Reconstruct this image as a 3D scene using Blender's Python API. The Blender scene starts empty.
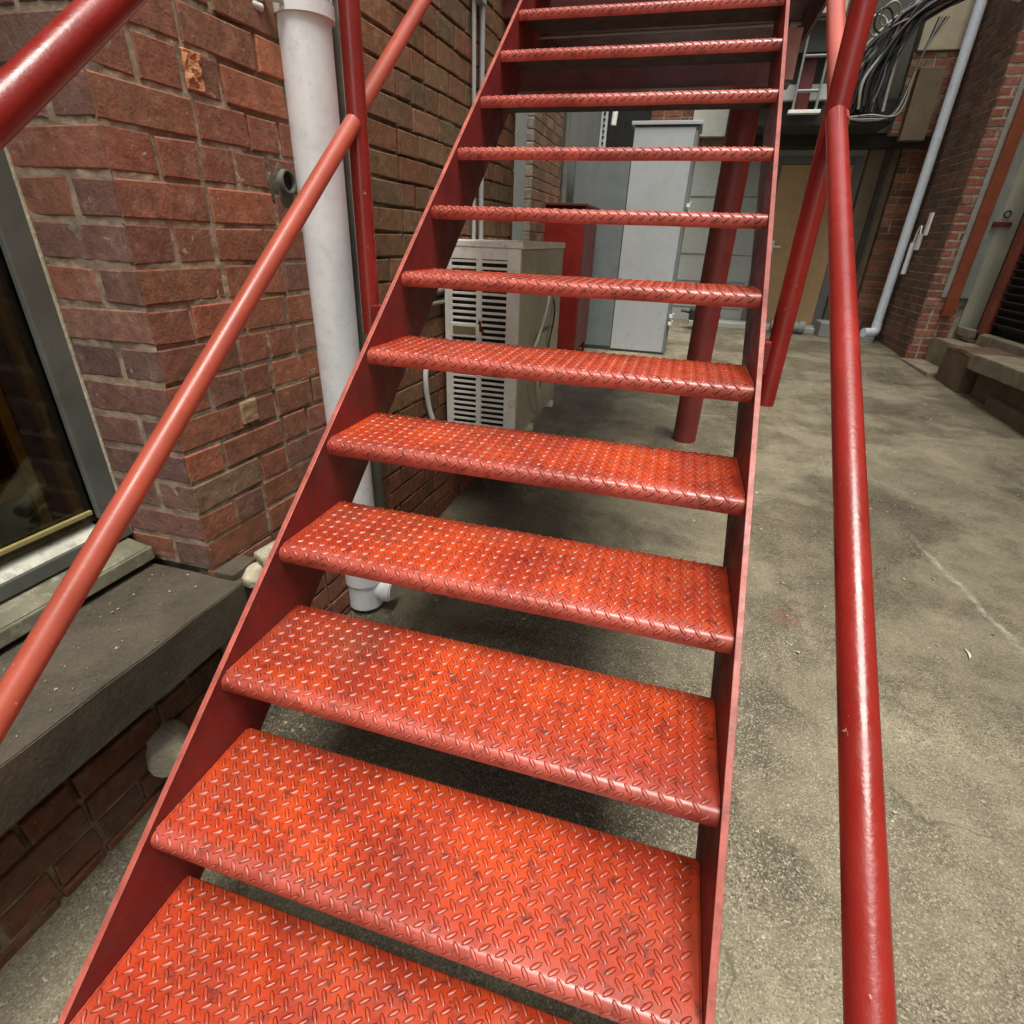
import bpy, math, random
from mathutils import Vector, Matrix, noise
random.seed(7)
SC = bpy.context.scene
COL = SC.collection
RUN, RISE = 0.23233, 0.18522      # going and rise of the stair
CAM = Vector((0.799, -0.4217, 1.067))

# ------------------------------------------------------------------ helpers
def tag(o, label=None, cat=None, group=None, kind=None):
    if label: o['label'] = label
    if cat: o['category'] = cat
    if group: o['group'] = group
    if kind: o['kind'] = kind
    return o

def empty(name, loc, label, cat, group=None):
    o = bpy.data.objects.new(name, None); COL.objects.link(o)
    o.location = loc; o.empty_display_size = .1
    return tag(o, label, cat, group)

class MB:
    """collects geometry (world coordinates) and links it as one mesh object"""
    def __init__(s): s.v = []; s.f = []; s.mi = []; s.sm = []; s.col = {}
    def add(s, vs, fs, mi=0, smooth=False):
        b = len(s.v); s.v += [tuple(v) for v in vs]
        for f in fs:
            s.f.append(tuple(b + i for i in f)); s.mi.append(mi); s.sm.append(smooth)
        return s
    def box(s, a, b, mi=0, rot=None, piv=None):
        x0, y0, z0 = a; x1, y1, z1 = b
        vs = [Vector(p) for p in ((x0,y0,z0),(x1,y0,z0),(x1,y1,z0),(x0,y1,z0),(x0,y0,z1),(x1,y0,z1),(x1,y1,z1),(x0,y1,z1))]
        if rot is not None:
            c = Vector(piv) if piv else sum(vs, Vector()) / 8
            vs = [c + rot @ (v - c) for v in vs]
        return s.add(vs, [(0,3,2,1),(4,5,6,7),(0,1,5,4),(1,2,6,5),(2,3,7,6),(3,0,4,7)], mi)
    def prism(s, pts, axis, a, b, mi=0):
        """polygon pts (2D) extruded along axis x/y/z from a to b"""
        def m(p, t):
            return {'x': (t, p[0], p[1]), 'y': (p[0], t, p[1]), 'z': (p[0], p[1], t)}[axis]
        n = len(pts); vs = [m(p, a) for p in pts] + [m(p, b) for p in pts]
        fs = [tuple(range(n))[::-1], tuple(range(n, 2*n))] + [(i, (i+1) % n, n+(i+1) % n, n+i) for i in range(n)]
        return s.add(vs, fs, mi)
    def tube(s, pts, r, n=16, mi=0, cap=True, radii=None):
        pts = [Vector(p) for p in pts]; N = len(pts); rings = []
        up = None
        for i, p in enumerate(pts):
            t = (pts[min(i+1, N-1)] - pts[max(i-1, 0)]).normalized()
            if up is None:
                up = Vector((0,0,1)) if abs(t.z) < .9 else Vector((0,1,0))
            a = t.cross(up).normalized(); b = a.cross(t).normalized(); up = b
            rr = radii[i] if radii else r
            rings.append([p + (a*math.cos(2*math.pi*k/n) + b*math.sin(2*math.pi*k/n))*rr for k in range(n)])
        vs = [v for R in rings for v in R]
        fs = [(i*n+k, i*n+(k+1) % n, (i+1)*n+(k+1) % n, (i+1)*n+k) for i in range(N-1) for k in range(n)]
        s.add(vs, fs, mi, True)
        if cap:
            s.add(rings[0], [tuple(range(n))[::-1]], mi); s.add(rings[-1], [tuple(range(n))], mi)
        return s
    def build(s, name, mats, parent=None, bevel=0, seg=2, fix=True):
        me = bpy.data.meshes.new(name); me.from_pydata(s.v, [], s.f)
        if not isinstance(mats, (list, tuple)): mats = [mats]
        for m in mats: me.materials.append(m)
        me.polygons.foreach_set('material_index', s.mi)
        me.polygons.foreach_set('use_smooth', s.sm)
        if s.col:
            at = me.attributes.new('bcol', 'FLOAT_COLOR', 'FACE')
            for i in range(len(s.f)):
                c = s.col.get(i, (.3,.3,.3)); at.data[i].color = (c[0], c[1], c[2], 1)
        if fix:
            import bmesh
            bm = bmesh.new(); bm.from_mesh(me); bmesh.ops.recalc_face_normals(bm, faces=bm.faces); bm.to_mesh(me); bm.free()
        me.update()
        o = bpy.data.objects.new(name, me); COL.objects.link(o)
        if parent is not None:
            o.parent = parent; o.matrix_parent_inverse = Matrix.Translation(-world_loc(parent))
        if bevel:
            md = o.modifiers.new('bevel', 'BEVEL'); md.width = bevel; md.segments = seg; md.limit_method = 'ANGLE'; md.angle_limit = math.radians(40)
        return o

def world_loc(o):
    v = Vector(o.location)
    if o.parent: v = v  # children are all modelled in world coordinates with zero offset
    return v if o.parent is None else Vector((0,0,0)) if o.type == 'MESH' else v

def catmull(pts, k=6):
    pts = [Vector(p) for p in pts]; out = []
    P = [pts[0]*2 - pts[1]] + pts + [pts[-1]*2 - pts[-2]]
    for i in range(1, len(P)-2):
        a, b, c, d = P[i-1:i+3]
        for j in range(k):
            t = j/k
            out.append(.5*((2*b) + (c-a)*t + (2*a-5*b+4*c-d)*t*t + (3*b-a-3*c+d)*t**3))
    out.append(pts[-1]); return out

# ------------------------------------------------------------------ materials
class NT:
    def __init__(s, name):
        s.m = bpy.data.materials.new(name); s.m.use_nodes = True; s.t = s.m.node_tree
        s.b = s.t.nodes['Principled BSDF']
        g = s.t.nodes.new('ShaderNodeNewGeometry'); s.pos = g.outputs['Position']; s.geo = g
    def n(s, ty, **kw):
        nd = s.t.nodes.new(ty)
        for k, v in kw.items():
            if k in nd.inputs: 
                if hasattr(v, 'links') or isinstance(v, bpy.types.NodeSocket): s.t.links.new(v, nd.inputs[k])
                else: nd.inputs[k].default_value = v
            else: setattr(nd, k, v)
        return nd
    def l(s, a, b): s.t.links.new(a, b)
    def noise(s, scale, detail=5, rough=.6, vec=None, dist=0):
        nd = s.n('ShaderNodeTexNoise'); nd.inputs['Scale'].default_value = scale; nd.inputs['Detail'].default_value = detail
        nd.inputs['Roughness'].default_value = rough; nd.inputs['Distortion'].default_value = dist
        s.l(vec or s.pos, nd.inputs['Vector']); return nd.outputs['Fac']
    def vor(s, scale, out='Distance', vec=None, feature='F1'):
        nd = s.n('ShaderNodeTexVoronoi'); nd.feature = feature; nd.inputs['Scale'].default_value = scale
        s.l(vec or s.pos, nd.inputs['Vector']); return nd.outputs[out]
    def ramp(s, fac, *stops):
        nd = s.n('ShaderNodeValToRGB'); e = nd.color_ramp.elements
        while len(e) < len(stops): e.new(.5)
        for el, (p, c) in zip(e, stops):
            el.position = p; el.color = (c, c, c, 1) if not isinstance(c, tuple) else (*c, 1)
        s.l(fac, nd.inputs['Fac']); return nd.outputs['Color']
    def mix(s, fac, a, b, mode='MIX'):
        nd = s.n('ShaderNodeMix'); nd.data_type = 'RGBA'; nd.blend_type = mode
        for sock, v in ((nd.inputs[0], fac), (nd.inputs[6], a), (nd.inputs[7], b)):
            if isinstance(v, bpy.types.NodeSocket): s.l(v, sock)
            elif isinstance(v, tuple): sock.default_value = (*v, 1)
            else: sock.default_value = v
        return nd.outputs[2]
    def math(s, op, a, b=0.0):
        nd = s.n('ShaderNodeMath'); nd.operation = op
        for sock, v in ((nd.inputs[0], a), (nd.inputs[1], b)):
            if isinstance(v, bpy.types.NodeSocket): s.l(v, sock)
            else: sock.default_value = v
        return nd.outputs[0]
    def base(s, c):
        if isinstance(c, tuple): s.b.inputs['Base Color'].default_value = (*c, 1)
        else: s.l(c, s.b.inputs['Base Color'])
    def rough(s, r):
        if isinstance(r, (int, float)): s.b.inputs['Roughness'].default_value = r
        else: s.l(r, s.b.inputs['Roughness'])
    def bump(s, h, strength=.5, dist=.002, prev=None):
        nd = s.n('ShaderNodeBump'); nd.inputs['Strength'].default_value = strength; nd.inputs['Distance'].default_value = dist
        s.l(h, nd.inputs['Height'])
        if prev: s.l(prev, nd.inputs['Normal'])
        s.l(nd.outputs[0], s.b.inputs['Normal']); return nd.outputs[0]

def tint(c, k): return tuple(min(1, x*k) for x in c)

def painted(name, c, rough=.35, var=.25, dirt=(.12,.08,.06), dirt_amt=.35, coat=.0, scale=6, chip=None, bump=.25, spread=.2):
    m = NT(name)
    n1 = m.ramp(m.noise(scale, 6, .65), (.3, 0.), (.7, 1.))
    col = m.mix(n1, tint(c, 1-var), tint(c, 1+var*.6))
    n2 = m.ramp(m.noise(scale*3.1, 8, .75), (.52, 0.), (.72, dirt_amt))
    col = m.mix(n2, col, dirt)
    if chip:
        n3 = m.ramp(m.noise(scale*11, 4, .6), (.70, 0.), (.73, 1.))
        col = m.mix(n3, col, chip)
    m.base(col)
    m.rough(m.ramp(m.noise(scale*2.3, 5, .7), (.3, max(.05, rough-.1)), (.75, min(1, rough+spread))))
    m.b.inputs['Coat Weight'].default_value = coat; m.b.inputs['Coat Roughness'].default_value = .12
    m.bump(m.noise(140, 3, .6), bump, .0006)
    return m.m

def concrete(name, c, rough=.85, stain=.5, grain=.6, scale=3):
    m = NT(name)
    a = m.ramp(m.noise(scale, 8, .7, dist=.4), (.3, 0.), (.7, 1.))
    col = m.mix(a, tint(c, 1-stain*.55), tint(c, 1+stain*.35))
    b = m.ramp(m.noise(scale*26, 4, .7), (.35, 0.), (.65, 1.))
    col = m.mix(m.math('MULTIPLY', b, .45), col, tint(c, 1.5))
    sp = m.ramp(m.noise(scale*70, 2, .5), (.60, 0.), (.68, .6))
    col = m.mix(sp, col, tint(c, .35))
    m.base(col); m.rough(rough)
    h = m.math('ADD', m.noise(scale*30, 6, .7), m.math('MULTIPLY', m.noise(scale*6, 4, .6), 1.5))
    m.bump(h, grain, .004)
    return m.m

def brick_mat(name, gain=1.0, moss=.4, lime=.42):
    m = NT(name)
    at = m.n('ShaderNodeAttribute'); at.attribute_name = 'bcol'
    col = at.outputs['Color']
    n = m.ramp(m.noise(30, 8, .75), (.35, 0.), (.65, 1.))
    col = m.mix(n, m.mix(1.0, col, tint((.52,.50,.50), gain), 'MULTIPLY'), m.mix(1.0, col, (min(1,1.25*gain),min(1,1.2*gain),min(1,1.15*gain)), 'MULTIPLY'))
    n2 = m.ramp(m.noise(7, 8, .72, dist=.5), (.5, 0.), (.75, moss))
    col = m.mix(n2, col, (.10,.085,.045))
    n3 = m.ramp(m.noise(11, 10, .82, dist=1.4), (.54, 0.), (.70, lime))
    col = m.mix(n3, col, (.40,.35,.28))
    mp = m.n('ShaderNodeMapping'); m.l(m.pos, mp.inputs[0]); mp.inputs['Scale'].default_value = (1, 1, .22)
    n6 = m.ramp(m.noise(24, 8, .78, vec=mp.outputs[0], dist=.6), (.52, 0.), (.72, .55))
    col = m.mix(n6, col, (.13,.075,.055))
    n7 = m.ramp(m.noise(75, 3, .5), (.70, 0.), (.75, .7))
    col = m.mix(n7, col, (.50,.44,.36))
    n5 = m.ramp(m.noise(120, 4, .6), (.66, 0.), (.72, .8))
    col = m.mix(n5, col, (.06,.035,.03))
    m.base(col); m.rough(m.ramp(m.noise(25, 4, .6), (.3, .6), (.7, .92)))
    m.b.inputs['Specular IOR Level'].default_value = .35
    h = m.math('ADD', m.noise(95, 8, .75), m.math('MULTIPLY', m.noise(24, 4, .6), 1.6))
    m.bump(h, .75, .0045)
    return m.m

def mortar_mat(name, c=(.40,.31,.22), dark=(.06,.05,.035)):
    m = NT(name)
    n = m.ramp(m.noise(9, 8, .75, dist=.5), (.38, 0.), (.6, 1.))
    col = m.mix(n, tint(c, .6), tint(c, 1.15))
    n2 = m.ramp(m.noise(4.3, 6, .7, dist=.8), (.52, 0.), (.66, .9))
    col = m.mix(n2, col, dark)
    m.base(col); m.rough(.95)
    m.bump(m.noise(110, 8, .8), .9, .005)
    return m.m

M = {}
# stair paint -----------------------------------------------------------------
def tread_material():
    m = NT('tread_paint')
    tc = m.n('ShaderNodeTexCoord'); sep = m.n('ShaderNodeSeparateXYZ'); m.l(tc.outputs['Object'], sep.inputs[0])
    y = sep.outputs['Y']; z = sep.outputs['Z']; x = sep.outputs['X']
    top = (.60, .054, .014)
    n1 = m.ramp(m.noise(5, 6, .65), (.3, 0.), (.72, 1.))
    col = m.mix(n1, (.36,.026,.007), (.60,.078,.013))
    # paler pink nosing: sky reflection put into the colour, plus wear of the edge
    wob = m.math('MULTIPLY', m.math('SUBTRACT', m.noise(14, 6, .7), .5), .05)
    e = m.ramp(m.math('ADD', y, wob), (.012, 1.), (.046, 0.))
    col = m.mix(m.math('MULTIPLY', e, .72), col, (.43,.095,.072))
    # scuffed, chalky patches
    sc = m.ramp(m.noise(9, 8, .8, dist=1.0), (.57, 0.), (.72, .45))
    col = m.mix(sc, col, (.52,.15,.11))
    # old dark paint/grime towards the ends and the back and in blotches
    g = m.ramp(m.noise(3.4, 8, .75), (.42, 0.), (.66, .85))
    col = m.mix(g, col, (.19,.018,.010))
    g2 = m.ramp(m.noise(42, 6, .75), (.54, 0.), (.66, .85))
    col = m.mix(g2, col, (.085,.018,.012))
    g3 = m.ramp(m.noise(1.9, 4, .6), (.62, 0.), (.76, .45))
    col = m.mix(g3, col, (.13,.075,.05))
    # the lug sides are darkened, the lug tops are rubbed
    at = m.n('ShaderNodeAttribute'); at.attribute_name = 'lug'
    lug = at.outputs['Fac']
    side = m.ramp(lug, (.20, 0.), (.3, 1.), (.7, 1.), (.8, 0.)); topf = m.ramp(lug, (.8, 0.), (.9, 1.))
    # lug feet: shade of their sides put into the colour, with grime; bare rubbed crowns
    col = m.mix(m.math('MULTIPLY', side, m.ramp(m.noise(8, 5, .7), (.3, .5), (.6, 1.))), col, (.085,.012,.009))
    col = m.mix(m.math('MULTIPLY', topf, m.ramp(m.noise(11, 5, .7), (.35, .0), (.65, .3))), col, (.58,.13,.07))
    m.base(col)
    m.rough(m.math('ADD', m.ramp(m.noise(12, 6, .7), (.3, .24), (.72, .50)), m.math('MULTIPLY', topf, .10)))
    m.b.inputs['Coat Weight'].default_value = .22; m.b.inputs['Coat Roughness'].default_value = .2
    m.bump(m.math('ADD', m.noise(60, 5, .7), m.noise(16, 3, .6)), .35, .0015)
    return m.m
M['tread'] = tread_material()
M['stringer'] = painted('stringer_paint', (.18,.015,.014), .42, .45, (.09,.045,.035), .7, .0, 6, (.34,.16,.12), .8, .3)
M['tread_under'] = painted('tread_underside_shade', (.035,.011,.010), .7, .4, (.03,.02,.015), .5, 0, 8)  # near-black undersides: the shade below the treads put into the colour
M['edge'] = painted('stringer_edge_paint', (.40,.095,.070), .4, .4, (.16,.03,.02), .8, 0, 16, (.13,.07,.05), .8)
M['rail'] = painted('rail_paint', (.245,.016,.011), .32, .22, (.20,.016,.014), .6, .25, 7, (.55,.28,.20), .9, .16)
M['rail_faded'] = painted('rail_faded_paint', (.43,.085,.052), .38, .2, (.33,.045,.026), .4, .15, 5, (.55,.30,.22), .5, .15)
M['post'] = painted('post_paint', (.25,.022,.017), .28, .25, (.17,.02,.018), .5, .3, 5, (.45,.22,.16), .5, .15)
M['column'] = painted('column_paint', (.20,.026,.020), .5, .3, (.10,.03,.02), .5, .1, 5)
M['landing'] = painted('landing_paint', (.15,.032,.030), .5, .4, (.10,.06,.05), .6, .1, 5, (.4,.3,.25))
M['landing_lit'] = painted('landing_lit_paint', (.50,.24,.21), .5, .3, (.20,.06,.05), .6, .0, 9, (.1,.05,.05))  # paler copy of the landing paint: light on the end plate coloured in
# masonry ----------------------------------------------------------------------
M['brick'] = brick_mat('brick_faces')
M['mortar'] = mortar_mat('mortar_joints')
M['brick_reveal'] = brick_mat('limewashed_brick_faces', 1.0, .3, .7)
M['mortar_dark'] = mortar_mat('eroded_mortar', (.22,.175,.11), (.045,.042,.025))
M['brick_far'] = brick_mat('weathered_brick', .8, .45, .3)
M['mortar_far'] = mortar_mat('weathered_mortar', (.40,.35,.27))
M['ledge'] = concrete('weathered_ledge_stone', (.085,.070,.050), .6, 1.2, .5, 4)
M['render_grey'] = concrete('grey_render', (.19,.20,.18), .85, .25, .35, 2)
M['painted_block'] = concrete('pale_painted_blockwork', (.42,.44,.40), .7, .25, .25, 2)
M['cream'] = concrete('cream_render', (.36,.35,.27), .8, .35, .4, 3)
M['grey_strip'] = concrete('peeling_grey_render', (.27,.28,.24), .85, .6, .7, 6)
M['stone'] = concrete('pale_stone', (.46,.40,.28), .85, .5, .6, 5)
M['step_stone'] = concrete('worn_step_stone', (.20,.165,.11), .85, 1.2, .9, 5)
M['brown_stone'] = concrete('dirty_brown_stone', (.115,.070,.038), .85, 1.1, .9, 5)
M['rough_mortar'] = concrete('rough_mortar_lump', (.50,.45,.33), .95, 1.2, 1.0, 4)
M['plinth'] = concrete('grey_plinth', (.26,.26,.25), .8, .4, .4, 6)
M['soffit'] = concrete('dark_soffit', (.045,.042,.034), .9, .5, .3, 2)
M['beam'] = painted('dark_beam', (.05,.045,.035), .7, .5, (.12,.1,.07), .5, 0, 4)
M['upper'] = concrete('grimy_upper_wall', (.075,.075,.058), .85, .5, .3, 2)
M['pale_box'] = painted('pale_panel_paint', (.62,.62,.54), .5, .12, (.3,.28,.2), .4, 0, 5)
# metals, plastics -------------------------------------------------------------
M['pvc'] = painted('white_pvc', (.86,.89,.90), .32, .08, (.36,.36,.34), .35, .15, 9, (.25,.26,.26), .1)
M['pvc_blue'] = painted('pale_downpipe', (.78,.85,.92), .35, .1, (.40,.40,.38), .4, .1, 6, None, .1)
M['conduit'] = painted('grey_conduit', (.52,.53,.53), .4, .15, (.25,.25,.23), .5, 0, 14, None, .1)
M['backing'] = painted('grey_backing_pipe', (.14,.14,.115), .6, .3, (.08,.07,.05), .6, 0, 9)
M['white_metal'] = painted('scuffed_white_enamel', (.93,.92,.86), .4, .10, (.30,.20,.10), .5, .1, 12, (.12,.11,.09), .15)
M['beige_metal'] = painted('dull_beige_casing', (.52,.49,.39), .38, .2, (.18,.17,.13), .5, .1, 5, None, .15)
M['dark'] = painted('dark_void', (.008,.008,.007), .8, .3, (.03,.03,.03), .3)
M['black_cable'] = painted('black_cable', (.020,.020,.020), .45, .3, (.06,.06,.05), .4)
M['pale_cable'] = painted('pale_cable', (.30,.30,.25), .5, .2, (.2,.2,.15), .5)
M['mauve_cable'] = painted('mauve_cable', (.20,.13,.14), .5, .2, (.1,.08,.06), .5)
M['cab_light'] = painted('pale_steel_door', (.45,.48,.49), .42, .08, (.25,.26,.26), .4, .05, 4, (.08,.07,.06), .1)
M['cab_dark'] = painted('dark_steel_door', (.17,.20,.20), .5, .15, (.09,.09,.08), .4, 0, 4, None, .1)
M['steel'] = painted('bare_aluminium', (.22,.23,.22), .3, .2, (.2,.2,.19), .5, 0, 12); 
M['red_box'] = painted('red_cabinet_paint', (.26,.015,.009), .4, .2, (.12,.02,.01), .4, .1, 5)
M['red_dark'] = painted('dark_red_cabinet_paint', (.12,.014,.012), .5, .2, (.06,.02,.01), .4, .0, 5)
M['tan_door'] = painted('tan_timber_door', (.52,.33,.16), .5, .10, (.28,.18,.09), .35, .05, 3, None, .15)
M['grey_frame'] = painted('grey_frame_paint', (.17,.175,.16), .5, .2, (.08,.08,.07), .5, 0, 6)
M['window_frame'] = painted('window_frame_paint', (.115,.125,.11), .5, .25, (.07,.07,.05), .5, 0, 7, None, .3)
M['sill_white'] = painted('flaking_white_sill', (.66,.66,.56), .6, .25, (.16,.14,.09), .9, 0, 8, (.12,.11,.08), .5)
M['sill_timber'] = painted('weathered_sill_timber', (.20,.19,.13), .7, .35, (.48,.47,.38), .7, 0, 9, (.07,.06,.04), .6)
M['bead'] = painted('yellowed_bead', (.36,.31,.12), .5, .2, (.2,.17,.06), .5, 0, 12)
M['batten'] = painted('ochre_batten', (.68,.40,.08), .6, .3, (.12,.07,.02), .6, 0, 9)
M['interior'] = painted('dim_interior', (.07,.055,.035), .9, .6, (.10,.08,.05), .6, 0, 5)
M['brown_pipe'] = painted('red_brown_pipe', (.26,.060,.022), .5, .25, (.10,.03,.02), .5, .05, 6)
M['dark_red_post'] = painted('maroon_post', (.20,.045,.022), .6, .3, (.05,.02,.02), .5, 0, 5)
M['louvre'] = painted('dark_louvre', (.014,.011,.010), .6, .3, (.04,.03,.02), .4, 0, 8)
M['brown_panel'] = painted('brown_panel', (.17,.125,.075), .7, .25, (.10,.08,.05), .5, 0, 4)
M['timber_beam'] = painted('beige_fascia', (.46,.42,.30), .6, .2, (.3,.27,.2), .4, 0, 5)
M['rust_brick'] = concrete('broken_brick_core', (.62,.28,.13), .95, .8, 1.0, 18)
M['pale_brick'] = concrete('pale_tan_brick', (.34,.22,.12), .9, .5, .6, 14)
M['patch'] = concrete('dark_mortar_patch', (.10,.095,.065), .9, .6, .8, 5)
M['tap'] = painted('brass_black_tap', (.03,.03,.025), .4, .3, (.2,.15,.05), .3)
M['badge'] = painted('tan_badge', (.26,.21,.10), .5, .2, (.05,.04,.02), .9, 0, 60)
M['leaf'] = painted('pale_dry_leaf', (.62,.60,.42), .6, .2, (.3,.25,.1), .4, 0, 60)
g = NT('window_glass'); g.base((.03,.035,.03)); g.rough(.04); g.b.inputs['Alpha'].default_value = 1
g.b.inputs['Transmission Weight'].default_value = 1.0; g.b.inputs['IOR'].default_value = 1.45
g.base((.8,.85,.78)); g.rough(.0)
M['glass'] = g.m
tr = g.n('ShaderNodeBsdfTransparent'); gl = g.n('ShaderNodeBsdfGlossy'); fr = g.n('ShaderNodeFresnel'); mx = g.n('ShaderNodeMixShader')
tr.inputs['Color'].default_value = (.80,.84,.76,1); gl.inputs['Roughness'].default_value = .03; fr.inputs['IOR'].default_value = 1.5
g.l(fr.outputs[0], mx.inputs[0]); g.l(tr.outputs[0], mx.inputs[1]); g.l(gl.outputs[0], mx.inputs[2])
g.l(mx.outputs[0], g.t.nodes['Material Output'].inputs['Surface'])

# ------------------------------------------------------------------ ground
def ground_z(y): return -.385 + .04*max(0, min(y, 12))
def ground_material():
    m = NT('concrete_yard')
    a = m.ramp(m.noise(1.1, 10, .72, dist=.6), (.36, 0.), (.64, 1.))
    col = m.mix(a, (.105,.086,.052), (.425,.370,.250))
    mp0 = m.n('ShaderNodeMapping'); m.l(m.pos, mp0.inputs[0]); mp0.inputs['Scale'].default_value = (3.0, .55, 1); mp0.inputs['Rotation'].default_value = (0, 0, .12)
    st = m.ramp(m.noise(1.3, 8, .7, vec=mp0.outputs[0], dist=.2), (.42, .0), (.62, .6))
    col = m.mix(st, col, (.062,.052,.034))
    b = m.ramp(m.noise(2.6, 8, .75, dist=.8), (.48, 0.), (.66, .8))
    col = m.mix(b, col, (.070,.060,.036))
    # pale exposed grit and dark pits
    d1 = m.ramp(m.noise(170, 4, .7), (.50, 0.), (.66, .8))
    gz = m.ramp(m.noise(1.3, 4, .6), (.3, .25), (.7, 1.))
    col = m.mix(m.math('MULTIPLY', d1, gz), col, (.62,.57,.42))
    dm = m.ramp(m.noise(38, 6, .75), (.46, 0.), (.66, .55))
    col = m.mix(dm, col, (.095,.082,.052))
    d2 = m.ramp(m.noise(190, 3, .6), (.54, 0.), (.62, .95))
    col = m.mix(d2, col, (.040,.034,.022))
    # pea-sized aggregate of differing colour
    v = m.n('ShaderNodeTexVoronoi'); v.inputs['Scale'].default_value = 260; m.l(m.pos, v.inputs['Vector'])
    hs = m.n('ShaderNodeSeparateColor'); m.l(v.outputs['Color'], hs.inputs[0])
    sel = m.ramp(hs.outputs[0], (.72, 0.), (.78, .75))
    col = m.mix(sel, col, m.mix(hs.outputs[1], (.10,.075,.05), (.55,.50,.38)))
    # scattered white flecks
    w = m.ramp(m.vor(15), (.045, 1.), (.06, 0.))
    ws = m.ramp(m.noise(7, 2, .5), (.5, 0.), (.56, 1.))
    col = m.mix(m.math('MULTIPLY', w, ws), col, (.62,.60,.52))
    # damp moss green
    mo = m.ramp(m.noise(1.7, 7, .7), (.60, 0.), (.74, .5))
    col = m.mix(mo, col, (.10,.11,.045))
    # spilt red paint
    mp = m.n('ShaderNodeVectorMath'); mp.operation = 'DISTANCE'; m.l(m.pos, mp.inputs[0]); mp.inputs[1].default_value = (1.44,1.66,-.319)
    rp = m.math('MULTIPLY', m.ramp(mp.outputs['Value'], (.0, 1.), (.09, 0.)), m.ramp(m.noise(34, 5, .8), (.48, 0.), (.6, .8)))
    col = m.mix(rp, col, (.40,.06,.04))
    # far yard's shade put into the colour, with some damp, ragged edge
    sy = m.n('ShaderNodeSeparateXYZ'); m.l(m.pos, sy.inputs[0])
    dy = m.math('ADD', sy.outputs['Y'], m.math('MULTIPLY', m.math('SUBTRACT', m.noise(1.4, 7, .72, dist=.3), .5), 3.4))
    damp_shade = m.ramp(m.math('MULTIPLY', dy, .25), (.20, 0.), (.50, 1.))
    col = m.mix(m.math('MULTIPLY', damp_shade, .62), col, m.mix(1.0, col, (.36,.33,.28), 'MULTIPLY'))
    # hairline cracks and a straight slab joint
    wv = m.n('ShaderNodeVectorMath'); wv.operation = 'ADD'; m.l(m.pos, wv.inputs[0])
    nz = m.n('ShaderNodeTexNoise'); nz.inputs['Scale'].default_value = 2.2; nz.inputs['Detail'].default_value = 6; m.l(m.pos, nz.inputs['Vector'])
    ns = m.n('ShaderNodeVectorMath'); ns.operation = 'SCALE'; ns.inputs['Scale'].default_value = .55; m.l(nz.outputs['Color'], ns.inputs[0]); m.l(ns.outputs[0], wv.inputs[1])
    ce = m.vor(.62, 'Distance', wv.outputs[0], 'DISTANCE_TO_EDGE')
    ck = m.math('MULTIPLY', m.ramp(ce, (.0, 1.), (.0035, 0.)), m.ramp(m.noise(1.5, 3, .5), (.42, .0), (.58, .9)))
    col = m.mix(ck, col, (.03,.026,.018))
    # pale dried puddle stains
    pd = m.ramp(m.noise(1.3, 6, .6, dist=.25), (.47, 0.), (.56, .38), (.62, .18), (.8, .3))
    col = m.mix(pd, col, (.35,.31,.21))
    # pale feathered edge of an old patch in the slab
    sp = m.n('ShaderNodeSeparateXYZ'); m.l(m.pos, sp.inputs[0])
    lx = m.math('ADD', m.math('MULTIPLY', sp.outputs['Y'], -.155), 2.585)
    dx = m.math('ABSOLUTE', m.math('ADD', m.math('SUBTRACT', sp.outputs['X'], lx), m.math('MULTIPLY', m.math('SUBTRACT', m.noise(5, 5, .7), .5), .10)))
    ln = m.ramp(dx, (.0, 1.), (.022, 0.))
    ly = m.ramp(m.math('ABSOLUTE', m.math('SUBTRACT', sp.outputs['Y'], 2.1)), (.25, 1.), (.55, 0.))
    br = m.ramp(m.noise(24, 6, .8), (.40, .1), (.6, .8))
    col = m.mix(m.math('MULTIPLY', m.math('MULTIPLY', ln, ly), br), col, (.50,.48,.38))
    m.base(col)
    # damp sheen in the hollows
    m.rough(m.math('SUBTRACT', m.ramp(m.noise(2.2, 6, .7), (.35, .46), (.62, .92)), m.math('MULTIPLY', damp_shade, .20)))
    h = m.math('ADD', m.math('MULTIPLY', m.noise(90, 5, .75), 1.0), m.math('MULTIPLY', m.noise(22, 5, .7), 1.2))
    h = m.math('ADD', h, m.math('MULTIPLY', m.noise(4, 4, .6), 2.5))
    m.bump(h, 1.0, .008)
    return m.m
mb = MB()
xs = [-40, -12, -4, -1, 0, 1, 2, 3, 4, 8, 16, 40]; ys = [-40, -12, -4, -1, 0, 2, 4, 6, 8, 10, 12, 20, 40]
vs = [(x, y, ground_z(y)) for y in ys for x in xs]
nx = len(xs)
mb.add(vs, [(j*nx+i, j*nx+i+1, (j+1)*nx+i+1, (j+1)*nx+i) for j in range(len(ys)-1) for i in range(nx-1)])
tag(mb.build('ground', ground_material()), kind='structure')
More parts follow.
